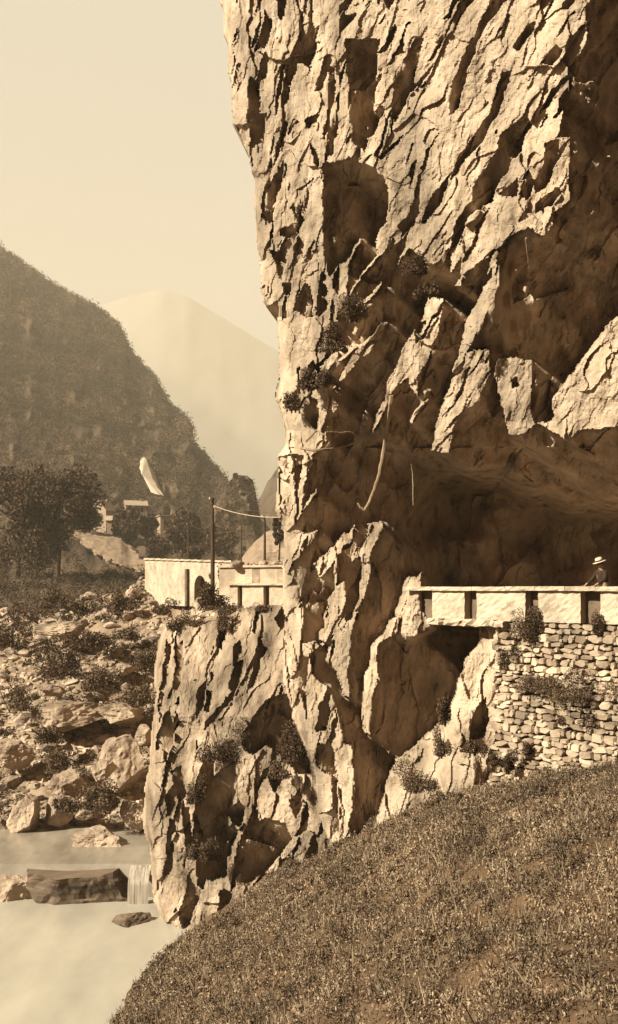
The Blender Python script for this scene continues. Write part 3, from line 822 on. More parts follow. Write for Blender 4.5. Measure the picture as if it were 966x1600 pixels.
def bushp(px, py, d, wpx, hpx, label, seed, **k):
    s = d / FPX
    return bush(P(px, py, d), (wpx * s * .55, wpx * s * .5, hpx * s * .95), label, seed, leaf=k.pop('leaf', 3.6 * s), **k)
bank_bushes = [
 (325, 948, 57, 46, 42, 'dark bush around the foot of the tall telegraph pole', 1500),
 (188, 955, 74, 40, 30, 'rounded bush near the top of the rubble bank', 900),
 (90, 950, 78, 50, 32, 'bush left of the rubble ridge below the big tree', 900),
 (125, 955, 77, 34, 24, 'small bush between the tree and the rubble ridge', 700),
 (150, 1016, 67, 56, 34, 'dark bush at mid height of the bank', 1300),
 (95, 1060, 62, 74, 52, 'large dark bush at the left of the bank', 1800),
 (150, 1078, 61, 50, 40, 'grey brown bush right of the large dark bush', 1300),
 (215, 1100, 58, 46, 44, 'bush against the left edge of the buttress', 1200),
 (228, 1050, 62, 30, 38, 'narrow bush higher on the buttress edge', 800),
 (92, 1208, 53, 58, 44, 'leafy bush behind the round pale boulder', 1400),
 (160, 1264, 49.6, 76, 46, 'speckled leafy bush on the shore below the angular boulder', 2200),
 (110, 1268, 49.8, 50, 26, 'low creeping bush between the shore boulders', 1200),
 (70, 1160, 55, 44, 30, 'scrubby bush under the broad ledge', 1000),
 (20, 1010, 66, 60, 44, 'bush at the far left of the bank', 1000),
 (15, 1110, 57, 56, 46, 'shrub at the left edge beside the ledge', 1000),
 (205, 1000, 68, 40, 22, 'low bush in the rubble right of the mid bank bush', 700),
 (255, 960, 66, 44, 18, 'low scrub on the ridge left of the pole', 700),
]
for i, (a, b, d_, w_, h_, lb, n_) in enumerate(bank_bushes):
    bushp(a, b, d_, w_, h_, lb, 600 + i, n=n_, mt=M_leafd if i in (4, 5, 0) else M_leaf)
cliff_bushes = [
 (548, 500, 31.4, 46, 40, 'shrub growing on the upper rock ledge of the cliff', M_leaf),
 (520, 548, 31.8, 44, 36, 'shrub on the cliff ledge under the upper one', M_leaf),
 (482, 608, 33.0, 40, 34, 'bush on the left shoulder of the cliff', M_leaf),
 (508, 600, 32.4, 34, 26, 'small bush above the pale triangular rock', M_leaf),
 (462, 640, 33.6, 26, 34, 'dry tuft hanging on the left cliff edge', M_leaf),
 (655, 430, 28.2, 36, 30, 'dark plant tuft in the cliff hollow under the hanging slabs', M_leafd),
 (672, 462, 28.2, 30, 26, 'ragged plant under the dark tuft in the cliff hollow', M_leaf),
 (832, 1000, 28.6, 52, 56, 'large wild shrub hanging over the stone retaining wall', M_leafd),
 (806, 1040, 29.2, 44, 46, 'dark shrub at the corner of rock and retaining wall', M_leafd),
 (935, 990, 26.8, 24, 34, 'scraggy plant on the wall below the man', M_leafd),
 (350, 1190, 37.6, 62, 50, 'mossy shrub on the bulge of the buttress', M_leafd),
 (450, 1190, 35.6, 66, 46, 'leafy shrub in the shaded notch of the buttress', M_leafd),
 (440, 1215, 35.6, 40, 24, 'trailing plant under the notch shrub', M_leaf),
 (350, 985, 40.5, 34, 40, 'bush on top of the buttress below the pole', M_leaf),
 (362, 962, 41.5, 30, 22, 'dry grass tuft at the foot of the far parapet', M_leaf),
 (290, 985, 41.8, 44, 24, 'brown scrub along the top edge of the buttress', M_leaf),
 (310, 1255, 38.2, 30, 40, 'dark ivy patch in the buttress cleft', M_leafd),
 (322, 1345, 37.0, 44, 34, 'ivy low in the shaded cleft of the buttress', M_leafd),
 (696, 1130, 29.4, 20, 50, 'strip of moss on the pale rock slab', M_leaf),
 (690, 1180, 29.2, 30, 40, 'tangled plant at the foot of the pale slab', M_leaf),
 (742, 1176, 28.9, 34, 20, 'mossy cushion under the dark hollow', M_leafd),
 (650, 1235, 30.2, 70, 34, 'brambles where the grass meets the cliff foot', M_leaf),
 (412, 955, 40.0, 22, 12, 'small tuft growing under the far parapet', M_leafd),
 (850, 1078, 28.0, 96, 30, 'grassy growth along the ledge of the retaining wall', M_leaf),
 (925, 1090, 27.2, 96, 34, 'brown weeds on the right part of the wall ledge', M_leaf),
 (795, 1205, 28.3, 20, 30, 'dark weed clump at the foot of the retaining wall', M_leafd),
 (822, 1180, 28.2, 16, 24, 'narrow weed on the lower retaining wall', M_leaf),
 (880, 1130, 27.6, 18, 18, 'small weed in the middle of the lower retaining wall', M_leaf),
]
for i, (a, b, d_, w_, h_, lb, mt_) in enumerate(cliff_bushes):
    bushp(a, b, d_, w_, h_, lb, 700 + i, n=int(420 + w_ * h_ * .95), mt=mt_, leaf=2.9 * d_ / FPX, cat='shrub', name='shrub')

def tree(px, base_py, d, wpx, hpx, label, seed, mt=None, n=2600, bare=.3):
    if px < 350 and base_py > 800: d = float(hill_depth(np.array([px]), np.array([base_py]))[0][0]) * .975
    s = d / FPX
    loc = P(px, base_py, d)
    e = empty('tree', loc)
    H = hpx * s; W = wpx * s
    rq = random.Random(seed)
    mb = MB()
    mb.tube([(0, 0, -.5), (.02 * H, 0, H * .3), (-.01 * H, 0, H * .6), (0, 0, H * .88)], [H * .022, H * .017, H * .011, H * .003], 8)
    mb.build('trunk', M_bark, e)
    for i in range(7):
        lb = MB()
        a = rq.uniform(0, 6.28); z0 = H * rq.uniform(.28, .65)
        lb.tube([(0, 0, z0), (W * .2 * math.cos(a), W * .2 * math.sin(a), z0 + H * .1), (W * .4 * math.cos(a), W * .4 * math.sin(a), z0 + H * .22)], [H * .012, H * .008, H * .003], 5)
        lb.build('limb', M_bark, e)
    q = np.random.RandomState(seed)
    n = int(n * 2.2); L_ = 18
    lc = np.stack([q.uniform(-.36, .36, L_) * W, q.uniform(-.36, .36, L_) * W, q.uniform(bare + .12, .88, L_) * H], 1)
    lc[:, :2] *= (1.15 - np.abs(lc[:, 2:3] / H - .6))
    lr = q.uniform(.14, .30, L_) * min(W, H)
    w = q.randint(0, L_, n)
    o = q.normal(size=(n, 3)); o /= np.linalg.norm(o, axis=1, keepdims=True); o *= q.rand(n, 1) ** .4
    C = lc[w] + o * lr[w][:, None]
    v, f = leaf_quads(C, 4.2 * s, .75, 0, seed)
    mesh_obj('crown', v, f, mt or M_leafd, e)
    return tag(e, label, 'tree')
tree(90, 905, 112, 124, 176, 'large dark tree on the far left bank with a short trunk', 801, n=7000, bare=.02)
tree(28, 900, 125, 110, 170, 'tree at the left edge behind the large dark tree', 802, n=4500, bare=.0)
tree(132, 838, 190, 44, 50, 'small round tree with a visible trunk at the top of the pale slope', 803, n=1600)
tree(190, 842, 195, 26, 24, 'small shrubby tree below the house gable', 804, n=1200)
tree(203, 848, 190, 52, 54, 'bushy tree between the two houses', 805, n=2000, bare=.05)
tree(230, 846, 195, 30, 44, 'tree left of the flat roofed house', 806, n=1600, bare=.05)
tree(285, 868, 160, 62, 66, 'broad tree behind the left end of the road wall', 807, n=2400, bare=.05)
tree(245, 870, 165, 44, 30, 'low tree just above the corner of the road wall', 808, n=1500, bare=.0)
tree(345, 868, 170, 50, 44, 'tree behind the tall telegraph pole', 809, n=1600, bare=.0)
tree(436, 870, 118, 16, 74, 'thin conifer against the cliff edge', 810, n=1400, bare=.1)
tree(368, 749, 326, 5, 9, 'lone small tree on the summit of the knoll', 811, n=200, bare=.2)
tree(300, 880, 150, 40, 30, 'low bush-like tree on the road wall middle', 812, n=1100, bare=.0)
# pale open slope between the trees
sl_p = [(108, 828), (150, 830), (180, 836), (205, 853), (236, 884), (225, 894), (190, 886), (160, 874), (130, 852)]
SX, SY = np.meshgrid(np.arange(100, 245, 1.5), np.arange(820, 900, 1.5))
SD = hill_depth(SX, SY)[0] * .955 + 1.5 * fbm(SX / 14, SY / 10, 88, 4)
X_, Y_, Z_ = unproj(SX, SY, SD)
tag(grid_mesh('open_slope', X_, Y_, Z_, inpoly(SX + 5 * fbm(SX / 9, SY / 9, 87, 3), SY + 4 * fbm(SX / 12, SY / 7, 86, 3), sl_p), M_ground, (1, 12, -2)), kind='structure')

# ------------------------------------------------------------------ houses
def house(name, px, py, d, w, dep, h, rise, rz, label, flat=False, wins=2):
    d = float(hill_depth(np.array([px]), np.array([py]))[0][0]) * .95
    e = empty(name, P(px, py, d), rz)
    mb = MB(); mb.box((0, 0, h / 2 - 1.5), (w, dep, h + 3))
    if not flat:
        mb.add([(-w / 2, -dep / 2, h), (-w / 2, dep / 2, h), (-w / 2, 0, h + rise), (w / 2, -dep / 2, h), (w / 2, dep / 2, h), (w / 2, 0, h + rise)], [(0, 1, 2), (3, 5, 4), (0, 2, 5, 3), (1, 4, 5, 2)])
    mb.build('wall', M_plaster, e)
    rf = MB()
    if flat:
        rf.box((0, 0, h + .12), (w + .8, dep + .8, .24))
    else:
        for s in (-1, 1):
            L_ = math.hypot(dep / 2, rise); a = math.atan2(rise, dep / 2)
            M = Matrix.Rotation(-s * a, 3, 'X')
            rf.box((0, s * (dep / 4 + .1), h + rise / 2 + .12), (w + .8, L_ + .6, .2), M=M)
    ro = rf.build('roof', M_roof, e)
    ch = MB(); ch.box((w * .25, 0, h + rise + .3), (.6, .6, 1.4)); ch.build('chimney', M_plaster, ro)
    for i in range(wins):
        wv = MB(); xx = (i + .5) / wins * w - w / 2
        wv.box((xx, -dep / 2 - .01, h * .55), (.8, .12, 1.2)); wv.build('window', M_dark, e)
    dr = MB(); dr.box((w * .1, -dep / 2 - .012, 1.0), (.9, .1, 2.0)); dr.build('door', M_dark, e)
    return tag(e, label, 'house')
house('stone_house', 163, 824, 330, 4.6, 5.0, 4.6, 2.6, 1.1, 'pale gabled house among trees left of the hillside scar')
house('lean_to_house', 178, 829, 300, 3.4, 4, 2.6, 1.2, .1, 'low annex with a pale roof in front of the gabled house', wins=1)
house('cottage', 212, 806, 420, 7, 5, 3.2, 1.6, .3, 'whitish cottage half hidden by the bushy tree')
house('flat_house', 262, 830, 330, 5.4, 5, 4.4, 0.3, .35, 'flat roofed pale house right of the trees below the knoll path', flat=True)

# ------------------------------------------------------------------ roads and walls
WA = Vector((3.67, 32.0, 0)); WB = Vector((8.23, 27.0, 0))
wu = (WB - WA).normalized(); wn_ = Vector((wu.y, -wu.x, 0)); wn_ = wn_ if wn_.y < 0 else -wn_
def s_of_px(px):
    k = (px - CXP) / FPX
    # WA.x + s ux = k (WA.y + s uy)
    return (k * WA.y - WA.x) / (wu.x - k * wu.y)
wrz = math.atan2(wu.y, wu.x)
def wpos(s, off, z): return WA + wu * s + wn_ * off + Vector((0, 0, z))
ROADZ = -.95
# road sheet
rv = [wpos(.2, -7, ROADZ), wpos(.2, -.1, ROADZ), wpos(14, -.1, ROADZ), wpos(14, -7, ROADZ)]
mb = MB(); mb.add(rv + [v - Vector((0, 0, .12)) for v in rv], [(0, 1, 2, 3), (4, 7, 6, 5), (1, 0, 4, 5), (2, 1, 5, 6), (3, 2, 6, 7), (0, 3, 7, 4)])
tag(mb.build('road', M_road), kind='structure')

def rough_box_mesh(mb, c, sz, rz, nx=6, nz=4, j=.02):
    """box whose front is a slightly uneven grid"""
    R = Matrix.Rotation(rz, 3, 'Z')
    vs = []; fs = []
    for k in range(nz + 1):
        for i in range(nx + 1):
            e = .35 if (i in (0, nx) or k in (0, nz)) else 1
            vs.append(R @ Vector(((i / nx - .5) * sz[0] + e * random.uniform(-j, j), -sz[1] / 2 + random.uniform(-j, j) * (1 if e else .3), (k / nz - .5) * sz[2] + e * random.uniform(-j, j))) + Vector(c))
    def id_(i, k): return k * (nx + 1) + i
    for k in range(nz):
        for i in range(nx): fs.append((id_(i, k), id_(i + 1, k), id_(i + 1, k + 1), id_(i, k + 1)))
    b = len(vs)
    for (i, k) in ((0, 0), (nx, 0), (nx, nz), (0, nz)):
        v = Vector(((i / nx - .5) * sz[0], sz[1] / 2, (k / nz - .5) * sz[2])); vs.append(R @ v + Vector(c))
    fs.append((b, b + 3, b + 2, b + 1))
    fs.append(tuple([id_(i, 0) for i in range(nx, -1, -1)] + [b, b + 1]))
    fs.append(tuple([id_(i, nz) for i in range(nx + 1)] + [b + 2, b + 3]))
    fs.append(tuple([id_(0, k) for k in range(nz + 1)] + [b + 3, b]))
    fs.append(tuple([id_(nx, k) for k in range(nz, -1, -1)] + [b + 1, b + 2]))
    mb.add(vs, fs)

par = empty('road_parapet', wpos(0, 0, ROADZ))
def loc(v): return v - par.location
blocks = [(683, 733), (752, 828), (848, 914), (945, 1010)]
for a, b in blocks:
    s0, s1 = s_of_px(a), s_of_px(b)
    mb = MB(); rough_box_mesh(mb, loc(wpos((s0 + s1) / 2, 0, -.50)), (s1 - s0, .46, .96), wrz, 12, 9, .02)
    mb.build('wall_block', M_wall, par)
s_all0, s_all1 = s_of_px(640), s_of_px(1040)
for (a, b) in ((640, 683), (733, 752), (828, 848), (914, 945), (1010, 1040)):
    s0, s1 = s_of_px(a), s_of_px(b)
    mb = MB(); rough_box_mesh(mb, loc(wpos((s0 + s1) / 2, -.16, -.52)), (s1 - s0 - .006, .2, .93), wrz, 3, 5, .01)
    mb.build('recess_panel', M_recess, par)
cuts = [640, 684, 748, 800, 846, 893, 941, 985, 1040]
for a, b in zip(cuts[:-1], cuts[1:]):
    s0, s1 = s_of_px(a), s_of_px(b)
    mb = MB(); rough_box_mesh(mb, loc(wpos((s0 + s1) / 2, .03, .004 + random.uniform(-.006, .006))), (s1 - s0 - .012, .62, .125), wrz, 8, 2, .018)
    mb.build('coping', M_wall, par)
mb = MB()
s0, s1 = s_of_px(679), s_of_px(800)
rough_box_mesh(mb, loc(wpos((s0 + s1) / 2, .05, -1.06)), (s1 - s0, .75, .2), wrz, 18, 3, .075)
mb.build('ledge', M_wall, par)
tag(par, 'whitewashed block parapet with flat coping along the road under the overhang', 'parapet')

# retaining wall of dry stone
rw = empty('retaining_wall', wpos(0, 0, -6))
def rloc(v): return v - rw.location
mb = MB()
s0, s1 = s_of_px(782), s_of_px(1060)
zz0 = -6.6
mb.box(rloc(wpos((s0 + s1) / 2, -.35, (-1.0 + zz0) / 2)), (s1 - s0, .7, -1.0 - zz0 - .02), wrz)
mb.build('core', M_gap, rw)
st = MB(); rq = random.Random(12)
z = -1.0
def stone(mb, c, sz, rz, rq):
    R = Matrix.Rotation(rz, 3, 'Z') @ Matrix.Rotation(rq.uniform(-.16, .16), 3, 'Y') @ Matrix.Rotation(rq.uniform(-.12, .12), 3, 'Z')
    # front outline polygon with chipped corners, domed
    k = rq.randint(5, 8)
    pts = []
    for i in range(k):
        a = 2 * math.pi * (i + rq.uniform(-.25, .25)) / k
        ca, sa = math.cos(a), math.sin(a)
        q = 1 / max(abs(ca), abs(sa)) ** .92
        pts.append((ca * q * .5 * sz[0] * rq.uniform(.88, 1.02), sa * q * .5 * sz[2] * rq.uniform(.88, 1.02)))
    vs = [Vector((x, sz[1] * .5, y)) for x, y in pts] + [Vector((x, -sz[1] * .25, y)) for x, y in pts] + [Vector((x * .8, -sz[1] * .5 + rq.uniform(-.015, .015), y * .78)) for x, y in pts]
    vs = [R @ v + Vector(c) for v in vs]
    fs = [tuple(2 * k + i for i in range(k))]
    for i in range(k):
        j = (i + 1) % k
        fs += [(i, j, k + j, k + i), (k + i, k + j, 2 * k + j, 2 * k + i)]
    mb.add(vs, fs)
while z > zz0:
    hh = rq.uniform(.10, .26)
    s = s0 + rq.uniform(-.2, 0)
    while s < s1:
        w = rq.uniform(.13, .52)
        bat = .06 + (-1.0 - z) * .05
        h2 = hh * rq.uniform(.8, 1.12)
        stone(st, rloc(wpos(s + w / 2, bat + rq.uniform(-.05, .06), z - hh / 2 + rq.uniform(-.03, .03))), (w * 1.05, .3, h2 * 1.08), wrz, rq)
        if rq.random() < .25:
            stone(st, rloc(wpos(s + w, bat + .02, z - rq.uniform(0, hh))), (.12, .3, .09), wrz, rq)
        s += w
    z -= hh * .96
st.build('stonework', M_stone, rw)
tag(rw, 'rough dry stone retaining wall under the near parapet', 'wall')

# far parapet on top of the buttress (wall with two dark recesses)
def far_par():
    a = P(362, 0, 44.0); b = P(446, 0, 43.0); a.z = b.z = 0
    u = (b - a); Ln = u.length; u.normalize(); rz = math.atan2(u.y, u.x); nrm = Vector((u.y, -u.x, 0))
    z0, z1 = (HYP - 950) / FPX * 43.5, (HYP - 914.5) / FPX * 43.5
    e = empty('far_parapet', a + Vector((0, 0, z0)))
    f = lambda t, off, z: a + u * (t * Ln) + nrm * off + Vector((0, 0, z)) - e.location
    tt = lambda px: (px - 362) / 84.0
    for p0, p1 in ((362, 374.5), (382, 415), (424, 446)):
        mb = MB(); rough_box_mesh(mb, f((tt(p0) + tt(p1)) / 2, 0, (z0 + z1) / 2), ((tt(p1) - tt(p0)) * Ln, .4, z1 - z0), rz, 4, 4, .012)
        mb.build('wall_block', M_wall, e)
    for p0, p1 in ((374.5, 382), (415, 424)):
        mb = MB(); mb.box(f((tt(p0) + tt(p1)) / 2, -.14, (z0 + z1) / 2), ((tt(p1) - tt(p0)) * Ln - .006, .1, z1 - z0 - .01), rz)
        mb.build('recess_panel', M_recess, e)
    mb = MB(); rough_box_mesh(mb, f(.5, .04, z1 + .05), (Ln + .1, .56, .10), rz, 10, 2, .01); mb.build('coping', M_wall, e)
    tag(e, 'small white parapet with two dark recesses beyond the cliff corner', 'parapet')
far_par()
# wall under the far parapet, by the cliff corner
mb = MB(); rq = random.Random(31)
c0 = P(432, 985, 41.2)
for i in range(14):
    for j in range(6):
        stone(mb, P(421 + j * 5 + rq.uniform(-1, 1), 950 + i * 5.6, 41.3), (.17 * rq.uniform(.8, 1.1), .3, .15 * rq.uniform(.8, 1.1)), -.2, rq)
o = mb.build('masonry_pier', M_stone); tag(o, 'small rubble masonry pier beneath the far parapet beside the cliff', 'wall')

# long far wall with arch
def plain_wall(name, p0, p1, d0, d1, ytop0, ytop1, ybot, th, label, m=M_wall, arch=None, pil=None):
    a = P(p0, 0, d0); b = P(p1, 0, d1); a.z = b.z = 0
    u = b - a; Ln = u.length; u.normalize(); nrm = Vector((u.y, -u.x, 0))
    zt0 = (HYP - ytop0) / FPX * d0; zt1 = (HYP - ytop1) / FPX * d1; zb = (HYP - ybot) / FPX * (d0 + d1) / 2
    e = empty(name, a + Vector((0, 0, zb)))
    W = lambda s, off, z: a + u * s + nrm * off + Vector((0, 0, z)) - e.location
    zt = lambda s: zt0 + (zt1 - zt0) * s / Ln
    mb = MB()
    def seg(s0, s1, zlo0, zlo1):
        n = max(1, int((s1 - s0) / .5))
        for i in range(n):
            q0 = s0 + (s1 - s0) * i / n; q1 = s0 + (s1 - s0) * (i + 1) / n
            l0 = zlo0 + (zlo1 - zlo0) * i / n; l1 = zlo0 + (zlo1 - zlo0) * (i + 1) / n
            vs = [W(q0, th / 2, l0), W(q1, th / 2, l1), W(q1, th / 2, zt(q1)), W(q0, th / 2, zt(q0)), W(q0, -th / 2, l0), W(q1, -th / 2, l1), W(q1, -th / 2, zt(q1)), W(q0, -th / 2, zt(q0))]
            fs = [(0, 1, 2, 3), (5, 4, 7, 6), (3, 2, 6, 7), (1, 0, 4, 5)]
            if i == 0: fs.append((4, 0, 3, 7))
            if i == n - 1: fs.append((1, 5, 6, 2))
            mb.add(vs, fs)
    if arch:
        ac, aw, ah = arch
        seg(0, ac - aw / 2, zb, zb); seg(ac + aw / 2, Ln, zb, zb)
        n = 12
        for i in range(n):
            q0 = -1 + 2 * i / n; q1 = -1 + 2 * (i + 1) / n
            z0 = zb + ah - aw / 2 + aw / 2 * math.sqrt(max(0, 1 - q0 * q0)); z1 = zb + ah - aw / 2 + aw / 2 * math.sqrt(max(0, 1 - q1 * q1))
            seg(ac + q0 * aw / 2, ac + q1 * aw / 2, z0, z1)
    else:
        seg(0, Ln, zb, zb)
    mb.build('wall', m, e)
    if arch:
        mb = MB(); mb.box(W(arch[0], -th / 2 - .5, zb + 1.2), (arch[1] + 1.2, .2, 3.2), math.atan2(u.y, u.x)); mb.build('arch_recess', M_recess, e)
    mb = MB()
    n = int(Ln / .9)
    for i in range(n):
        s_ = (i + .5) / n * Ln
        rough_box_mesh(mb, W(s_, .04, zt(s_) + .06), (Ln / n - .01, th + .16, .13), math.atan2(u.y, u.x), 3, 1, .012)
    mb.build('coping', M_wall, e)
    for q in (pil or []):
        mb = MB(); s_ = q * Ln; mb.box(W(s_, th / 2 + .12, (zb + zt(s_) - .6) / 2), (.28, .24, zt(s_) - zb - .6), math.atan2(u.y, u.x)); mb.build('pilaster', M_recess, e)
    return tag(e, label, 'wall')
plain_wall('road_wall', 231, 368, 78, 68, 874.5, 879, 947, .5, 'long whitewashed roadside wall pierced by a small arch', arch=(8.4, 1.6, 2.3), pil=(.53,))
plain_wall('terrace_wall', 346, 450, 56, 54, 887, 886, 930, .5, 'rough terrace wall topped with piled stones behind the far parapet', m=M_stone)
mb = MB(); rq = random.Random(77)
for i in range(12):
    pass
for i in range(16):
    pxx = 366 + i * 5.2
    s = rq.uniform(.12, .34)
    boulder(rq.choice(BMs), P(pxx, 883 - rq.uniform(0, 3), 55), (s * 1.2, s, s * .8), (0, 0, rq.uniform(0, 6)), 'stone in the untidy row piled on top of the terrace wall', 'rock', 'stones piled on the terrace wall', 'loose_rock')
bushp(348, 905, 66, 18, 22, 'spiky plant growing on the wall right of the arch', 901, n=350)
# small slab between buttress and parapet
bpx(6, 402, 985, 41.3, 44, 86, 'smooth pale rock face directly under the far parapet', .0, tilt=.25)

# ------------------------------------------------------------------ telegraph poles and wires
def pole(px, ytop, ybot, d, r, label, arms=2):
    s = d / FPX
    e = empty('telegraph_pole', P(px, ybot, d))
    H = (ybot - ytop) * s
    mb = MB(); mb.tube([(0, 0, -.6), (0.02, 0, H * .5), (0, 0, H)], [r * 1.25, r * 1.05, r * .8], 10); mb.build('pole', M_pole, e)
    for i in range(arms):
        z = H - .18 - i * .5; sd = 1 if i % 2 else -1
        b = MB(); b.tube([(0, -r * .8, z), (sd * .12, -r - .08, z), (sd * .14, -r - .08, z + .1)], .014, 6); br = b.build('bracket', M_pole, e)
        q = MB(); q.lathe([(0.001, .0), (.045, .0), (.05, .05), (.03, .07), (.042, .1), (.03, .13), (.001, .14)], (sd * .14, -r - .08, z + .08), 10); q.build('insulator', M_white, br)
    return tag(e, label, 'pole')
pole(332, 778, 952, 57, .115, 'tall dark telegraph pole standing in the bush, nearest of the poles')
pole(413.5, 806, 890, 60, .07, 'second telegraph pole rising behind the terrace wall near the cliff', 1)
pole(294.5, 818, 878, 112, .10, 'slender distant telegraph pole behind the road wall', 1)
pole(377, 824, 880, 125, .09, 'faint thin pole in front of the rocky knoll', 1)
def wire(name, a, b, sag, r, label):
    pts = []
    for i in range(17):
        t = i / 16; p = a.lerp(b, t); p.z -= sag * 4 * t * (1 - t); pts.append(p)
    mb = MB(); mb.tube(pts, r, 5)
    return tag(mb.build(name, M_wire), label, 'wire')
wire('wire', P(331, 781, 57), P(444, 803, 60), .18, .014, 'upper thin wire from the tall pole towards the cliff')
wire('wire', P(334, 790, 56.9), P(446, 808, 46), .22, .022, 'lower pale wire running from the tall pole to the cliff')
wire('wire', P(295, 820, 112), P(378, 826, 125), .7, .03, 'faint far wire between the two distant poles')

# ------------------------------------------------------------------ roots and dead branches on the cliff
def cdepth(px, py):
    xs, ys, D, _ = cinfo
    return float(D[int((py - ys[0]) / 1.75), int((px - xs[0]) / 1.75)])
def vine(name, pts, r, label, off=.25, m=M_twig):
    vs = []
    q = [Vector((p[0], p[1], 0)) for p in pts]
    fine = []
    for i in range(len(q) - 1):
        for k in range(5):
            fine.append(q[i].lerp(q[i + 1], k / 5))
    fine.append(q[-1])
    dmin = min(cdepth(p[0], p[1]) for p in pts)
    for p in fine:
        dd = min(cdepth(p.x, p.y), dmin + 1.2) - off
        vs.append(P(p.x + random.uniform(-.5, .5), p.y + random.uniform(-.5, .5), dd))
    # smooth depths
    ds = [v.y for v in vs]
    for _i in range(6): ds = [ds[0]] + [(ds[i - 1] + ds[i] + ds[i + 1]) / 3 for i in range(1, len(ds) - 1)] + [ds[-1]]
    vs = [Vector((v.x * dd / v.y, dd, v.z * dd / v.y)) for v, dd in zip(vs, ds)]
    mb = MB(); n = len(vs); mb.tube(vs, [r * (1 - .6 * i / n) for i in range(n)], 6)
    return tag(mb.build(name, m), label, 'vine')
vine('hanging_root', [(612, 618), (608, 650), (602, 690), (593, 740), (585, 765), (577, 785), (570, 797), (563, 793), (560, 786)], .075, 'long pale root hanging down the dark wall and hooking at its tip', .3)
vine('dead_branch', [(470, 700), (490, 704), (515, 702), (540, 697), (554, 692), (556, 680), (548, 675), (530, 676), (512, 674)], .05, 'looping dead branch jutting from the ledge on the left of the cliff', .5)
vine('dead_branch', [(478, 690), (495, 672), (508, 680), (516, 690), (508, 700)], .04, 'small curl of dead branch inside the looping one', .5)
vine('hanging_root', [(630, 668), (640, 700), (645, 740), (646, 790)], .03, 'thin dark root line right of the long pale root', .2)
vine('hanging_root', [(822, 372), (824, 395), (827, 420), (830, 436)], .03, 'short dry stem dangling below the rightmost slabs', .3)
vine('dead_stick', [(631, 1120), (625, 1140), (618, 1150), (608, 1176), (598, 1165)], .035, 'crooked dry stick leaning in the dark hollow below the parapet', .3)
vine('dead_branch', [(600, 280), (615, 268), (630, 262), (618, 272), (634, 280)], .02, 'twig fork beside the great hollow near the cliff top', .4)

# ------------------------------------------------------------------ person
def skinned(name, joints, edges, mt, parent, sub=2):
    me = bpy.data.meshes.new(name)
    me.from_pydata([j[0] for j in joints], edges, [])
    o = bpy.data.objects.new(name, me); COL.objects.link(o)
    sk = o.modifiers.new('skin', 'SKIN'); sk.use_smooth_shade = True
    for i, j in enumerate(joints):
        rr_ = j[1] if isinstance(j[1], tuple) else (j[1], j[1])
        me.skin_vertices[0].data[i].radius = rr_
        me.skin_vertices[0].data[i].use_root = (i == 0)
    sb = o.modifiers.new('subdivision', 'SUBSURF'); sb.levels = sub; sb.render_levels = sub
    me.materials.append(mt)
    if parent is not None: o.parent = parent
    return o
# local frame: +x = facing direction of the man, +y = his left, z up; standing height 1.76
sp = s_of_px(925)
base_p = wpos(sp, -.62, ROADZ)
# faces the wall and turned to the left of the picture
face = math.atan2(wn_.y, wn_.x) - .25
man = empty('person', base_p, face)
J = [((0, 0, .95), .13), ((.02, 0, 1.15), .125), ((.06, 0, 1.34), .13), ((.08, 0, 1.46), .085), ((.11, 0, 1.53), .052), ((.13, 0, 1.60), .062), ((.15, 0, 1.66), (.088, .078)), ((.155, 0, 1.72), (.08, .072)),
     ((.02, .1, .9), .1), ((.05, .11, .5), .06), ((0, .12, .1), .042), ((.14, .13, .04), .035),
     ((0, -.1, .9), .1), ((-.02, -.11, .5), .06), ((-.04, -.12, .1), .042), ((.1, -.13, .04), .035),
     ((.08, .17, 1.42), .062), ((.2, .22, 1.2), .045), ((.44, .2, 1.08), .034), ((.50, .19, 1.06), .028),
     ((.08, -.17, 1.42), .062), ((.22, -.24, 1.2), .045), ((.44, -.22, 1.08), .034), ((.50, -.21, 1.06), .028)]
Ed = [(0, 1), (1, 2), (2, 3), (3, 4), (4, 5), (5, 6), (6, 7), (0, 8), (8, 9), (9, 10), (10, 11), (0, 12), (12, 13), (13, 14), (14, 15), (2, 16), (16, 17), (17, 18), (18, 19), (2, 20), (20, 21), (21, 22), (22, 23)]
skinned('body', J, Ed, M_skin, man)
JJ = [((0, 0, .88), .155), ((0.01, 0, 1.0), .15), ((.02, 0, 1.15), .145), ((.06, 0, 1.34), .15), ((.08, 0, 1.44), .1), ((.08, .17, 1.42), .08), ((.2, .23, 1.2), .06), ((.43, .2, 1.085), .045), ((.08, -.17, 1.42), .08), ((.22, -.25, 1.2), .06), ((.43, -.22, 1.085), .045)]
skinned('jacket', JJ, [(0, 1), (1, 2), (2, 3), (3, 4), (3, 5), (5, 6), (6, 7), (3, 8), (8, 9), (9, 10)], M_cloth, man)
TT = [((0, 0, .93), .14), ((.02, .1, .86), .115), ((.05, .11, .5), .08), ((0, .12, .12), .07), ((0, -.1, .86), .115), ((-.02, -.11, .5), .08), ((-.04, -.12, .12), .07)]
skinned('trousers', TT, [(0, 1), (1, 2), (2, 3), (0, 4), (4, 5), (5, 6)], M_cloth2, man)
